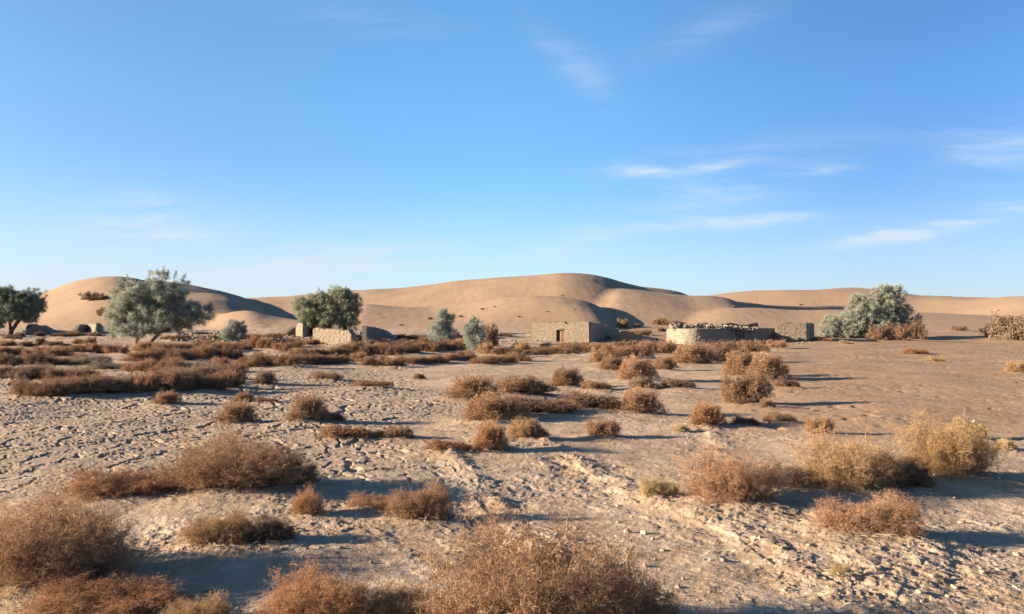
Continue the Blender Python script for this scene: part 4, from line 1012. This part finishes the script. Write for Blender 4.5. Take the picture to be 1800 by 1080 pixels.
# ------------------------------------------------------------------ build
ground = build_ground()
protos()
place_bushes()
tree('tree', 245, 612, [(225, 560, 36, 26, 0), (262, 540, 50, 36, 8), (300, 560, 42, 22, -4), (335, 545, 32, 18, 5), (240, 520, 42, 24, 0), (290, 518, 36, 24, 3), (215, 535, 26, 28, 6), (308, 500, 18, 12, 0, .45), (248, 577, 44, 12, -10), (208, 572, 18, 20, -6), (345, 558, 26, 12, 0, .6), (278, 490, 24, 12, 0, .4), (222, 502, 18, 10, 0, .5), (205, 548, 22, 24, 0)],
     'tamarisk', 'big spreading grey-green tree with a forked trunk, tallest on the plain', 'tree',
     [[(240, 612, 3.6), (238, 602, 3.0), (238, 590, 2.4)], [(238, 611, 3.6), (250, 609, 3.0), (264, 600, 2.8), (274, 586, 2.4)]], 3, .54,
     tufts=[(285, 485, 18, 0), (278, 486, 14, -18), (305, 490, 16, 12), (317, 494, 16, 28), (222, 492, 9, -5), (212, 496, 8, -30), (262, 487, 12, -6), (322, 500, 10, 55), (292, 486, 14, 10)])
tree('tree', 19, 590, [(-20, 545, 34, 26, 0), (15, 530, 32, 22, 0), (45, 530, 28, 22, 4), (62, 540, 16, 20, 0), (0, 515, 22, 12, 0), (25, 550, 34, 14, -4), (-15, 570, 20, 16, 0), (52, 556, 14, 12, 0)],
     'tamarisk_dark', 'dark green round-crowned tree with a leaning trunk at the left edge', 'tree',
     [[(17, 590, 4.0), (19, 580, 3.4), (23, 570, 3.0), (28, 560, 2.4)], [(20, 578, 2.6), (14, 566, 2.0), (8, 556, 1.6)]], 4, .75)
tree('tree', 580, 592, [(540, 548, 24, 24, 0), (528, 535, 14, 12, 0), (575, 540, 28, 28, 6), (605, 545, 24, 30, 0), (600, 518, 20, 12, 0), (560, 525, 18, 12, 0), (622, 535, 14, 18, 0), (615, 565, 18, 16, -4), (580, 562, 24, 14, -4), (545, 566, 18, 12, -4)],
     'tamarisk_olive', 'dense clumpy olive-green tree rising behind the cracked mud wall', 'tree', [[(580, 592, 3.5), (578, 575, 3), (582, 560, 2.5)], [(600, 590, 3), (606, 570, 2.4)]], 5, .72, tufts=[(596, 512, 8, 0), (606, 512, 8, 15), (544, 528, 8, -10), (522, 528, 7, -30), (625, 522, 8, 40), (560, 514, 7, 0), (632, 540, 7, 60)])
tree('tree', 1530, 594, [(1562, 532, 26, 24, 0), (1570, 518, 18, 18, 0), (1548, 515, 16, 12, 0), (1585, 550, 18, 28, 4), (1560, 568, 26, 24, 0), (1520, 545, 26, 24, 0), (1500, 560, 24, 28, -4), (1530, 575, 26, 20, -8), (1490, 580, 22, 16, -6), (1462, 572, 18, 20, 0), (1452, 585, 14, 12, 0), (1600, 578, 10, 14, 0), (1612, 562, 8, 7, 0), (1510, 528, 16, 10, 0)],
     'tamarisk', 'wide grey-green tree with several crowns on the sand at the right', 'tree', [[(1530, 596, 3), (1545, 570, 2.5), (1558, 550, 2)], [(1520, 596, 3), (1510, 575, 2)]], 6, .72, tufts=[(1560, 504, 8, 0), (1575, 508, 9, 20), (1548, 507, 7, -15), (1590, 520, 9, 45), (1510, 520, 8, -10), (1497, 535, 8, -30), (1598, 545, 9, 60), (1455, 570, 9, -20), (1470, 558, 8, 0), (1612, 556, 8, 40)])
tree('conical_shrub', 780, 607, [(780, 592, 23, 12, 0), (776, 577, 19, 13, 0), (783, 563, 14, 12, 0), (780, 551, 8, 8, 0)], 'blue_green', 'pale blue-green pointed shrub, left and wider of the two', 'shrub', [[(780, 607, 1.5), (780, 590, 1)]], 7, 1.1, sprl=.32, sw=.011, tr=.06, upw=.4)
tree('conical_shrub', 834, 617, [(834, 604, 18, 12, 0), (834, 592, 19, 13, 0), (833, 578, 15, 12, 0), (833, 567, 9, 9, 0)], 'blue_green', 'darker blue-green pointed shrub, right and nearer of the two', 'shrub', [[(834, 617, 1.5), (834, 600, 1)]], 8, 1.15, sprl=.30, sw=.011, tr=.06, upw=.4)
tree('round_shrub', 411, 601, [(402, 588, 14, 11, 0), (420, 586, 13, 10, 0), (411, 578, 12, 11, 0), (424, 573, 7, 8, 0), (408, 570, 5, 7, 0)], 'blue_green', 'small grey-green shrub right of the big tree, among rubble', 'shrub', [[(411, 601, 1), (411, 590, .8)]], 9, 1.5, sprl=.28, sw=.011, tr=.05, upw=.4)
build_ruins()
def twig_litter():
    """fallen twigs caught on the ground round the nearer bushes"""
    rs = np.random.RandomState(8); R = Rib(); P = []; near = [b for b in BUSHES if b['y'] < 17]
    for b in near:
        n = int(150 * b['w'] ** 1.5) + 25
        a = rs.rand(n) * 6.283; r = b['w'] * .5 * (.55 + np.abs(rs.normal(0, .42, n)))
        P.append(np.stack([b['x'] + r * np.cos(a), b['y'] + r * np.sin(a) * .9], -1))
    P.append(np.stack([rs.uniform(-6, 7, 900), rs.uniform(3.5, 13, 900)], -1))
    P = np.concatenate(P); z = ground_z(P[:, 0], P[:, 1]); n = len(P)
    a = rs.rand(n) * 6.283; L = rs.uniform(.03, .16, n); t = np.linspace(-.5, .5, 4)[None, :]
    X = P[:, :1] + np.cos(a)[:, None] * L[:, None] * t + rs.normal(0, .006, (n, 4)); Y = P[:, 1:] + np.sin(a)[:, None] * L[:, None] * t + rs.normal(0, .006, (n, 4))
    Z = z[:, None] + .006 + rs.uniform(0, .02, (n, 1)) + rs.normal(0, .006, (n, 4))
    R.add(np.stack([X, Y, Z], -1), rs.uniform(.0012, .0032, n), rs.rand(n), 0, rs, .5)
    o = part('twig_litter', R.mesh('twig_litter', [M_STEM])); tag(o, 'fallen twigs and dry litter on the ground', 'litter', None, 'stuff')
twig_litter()
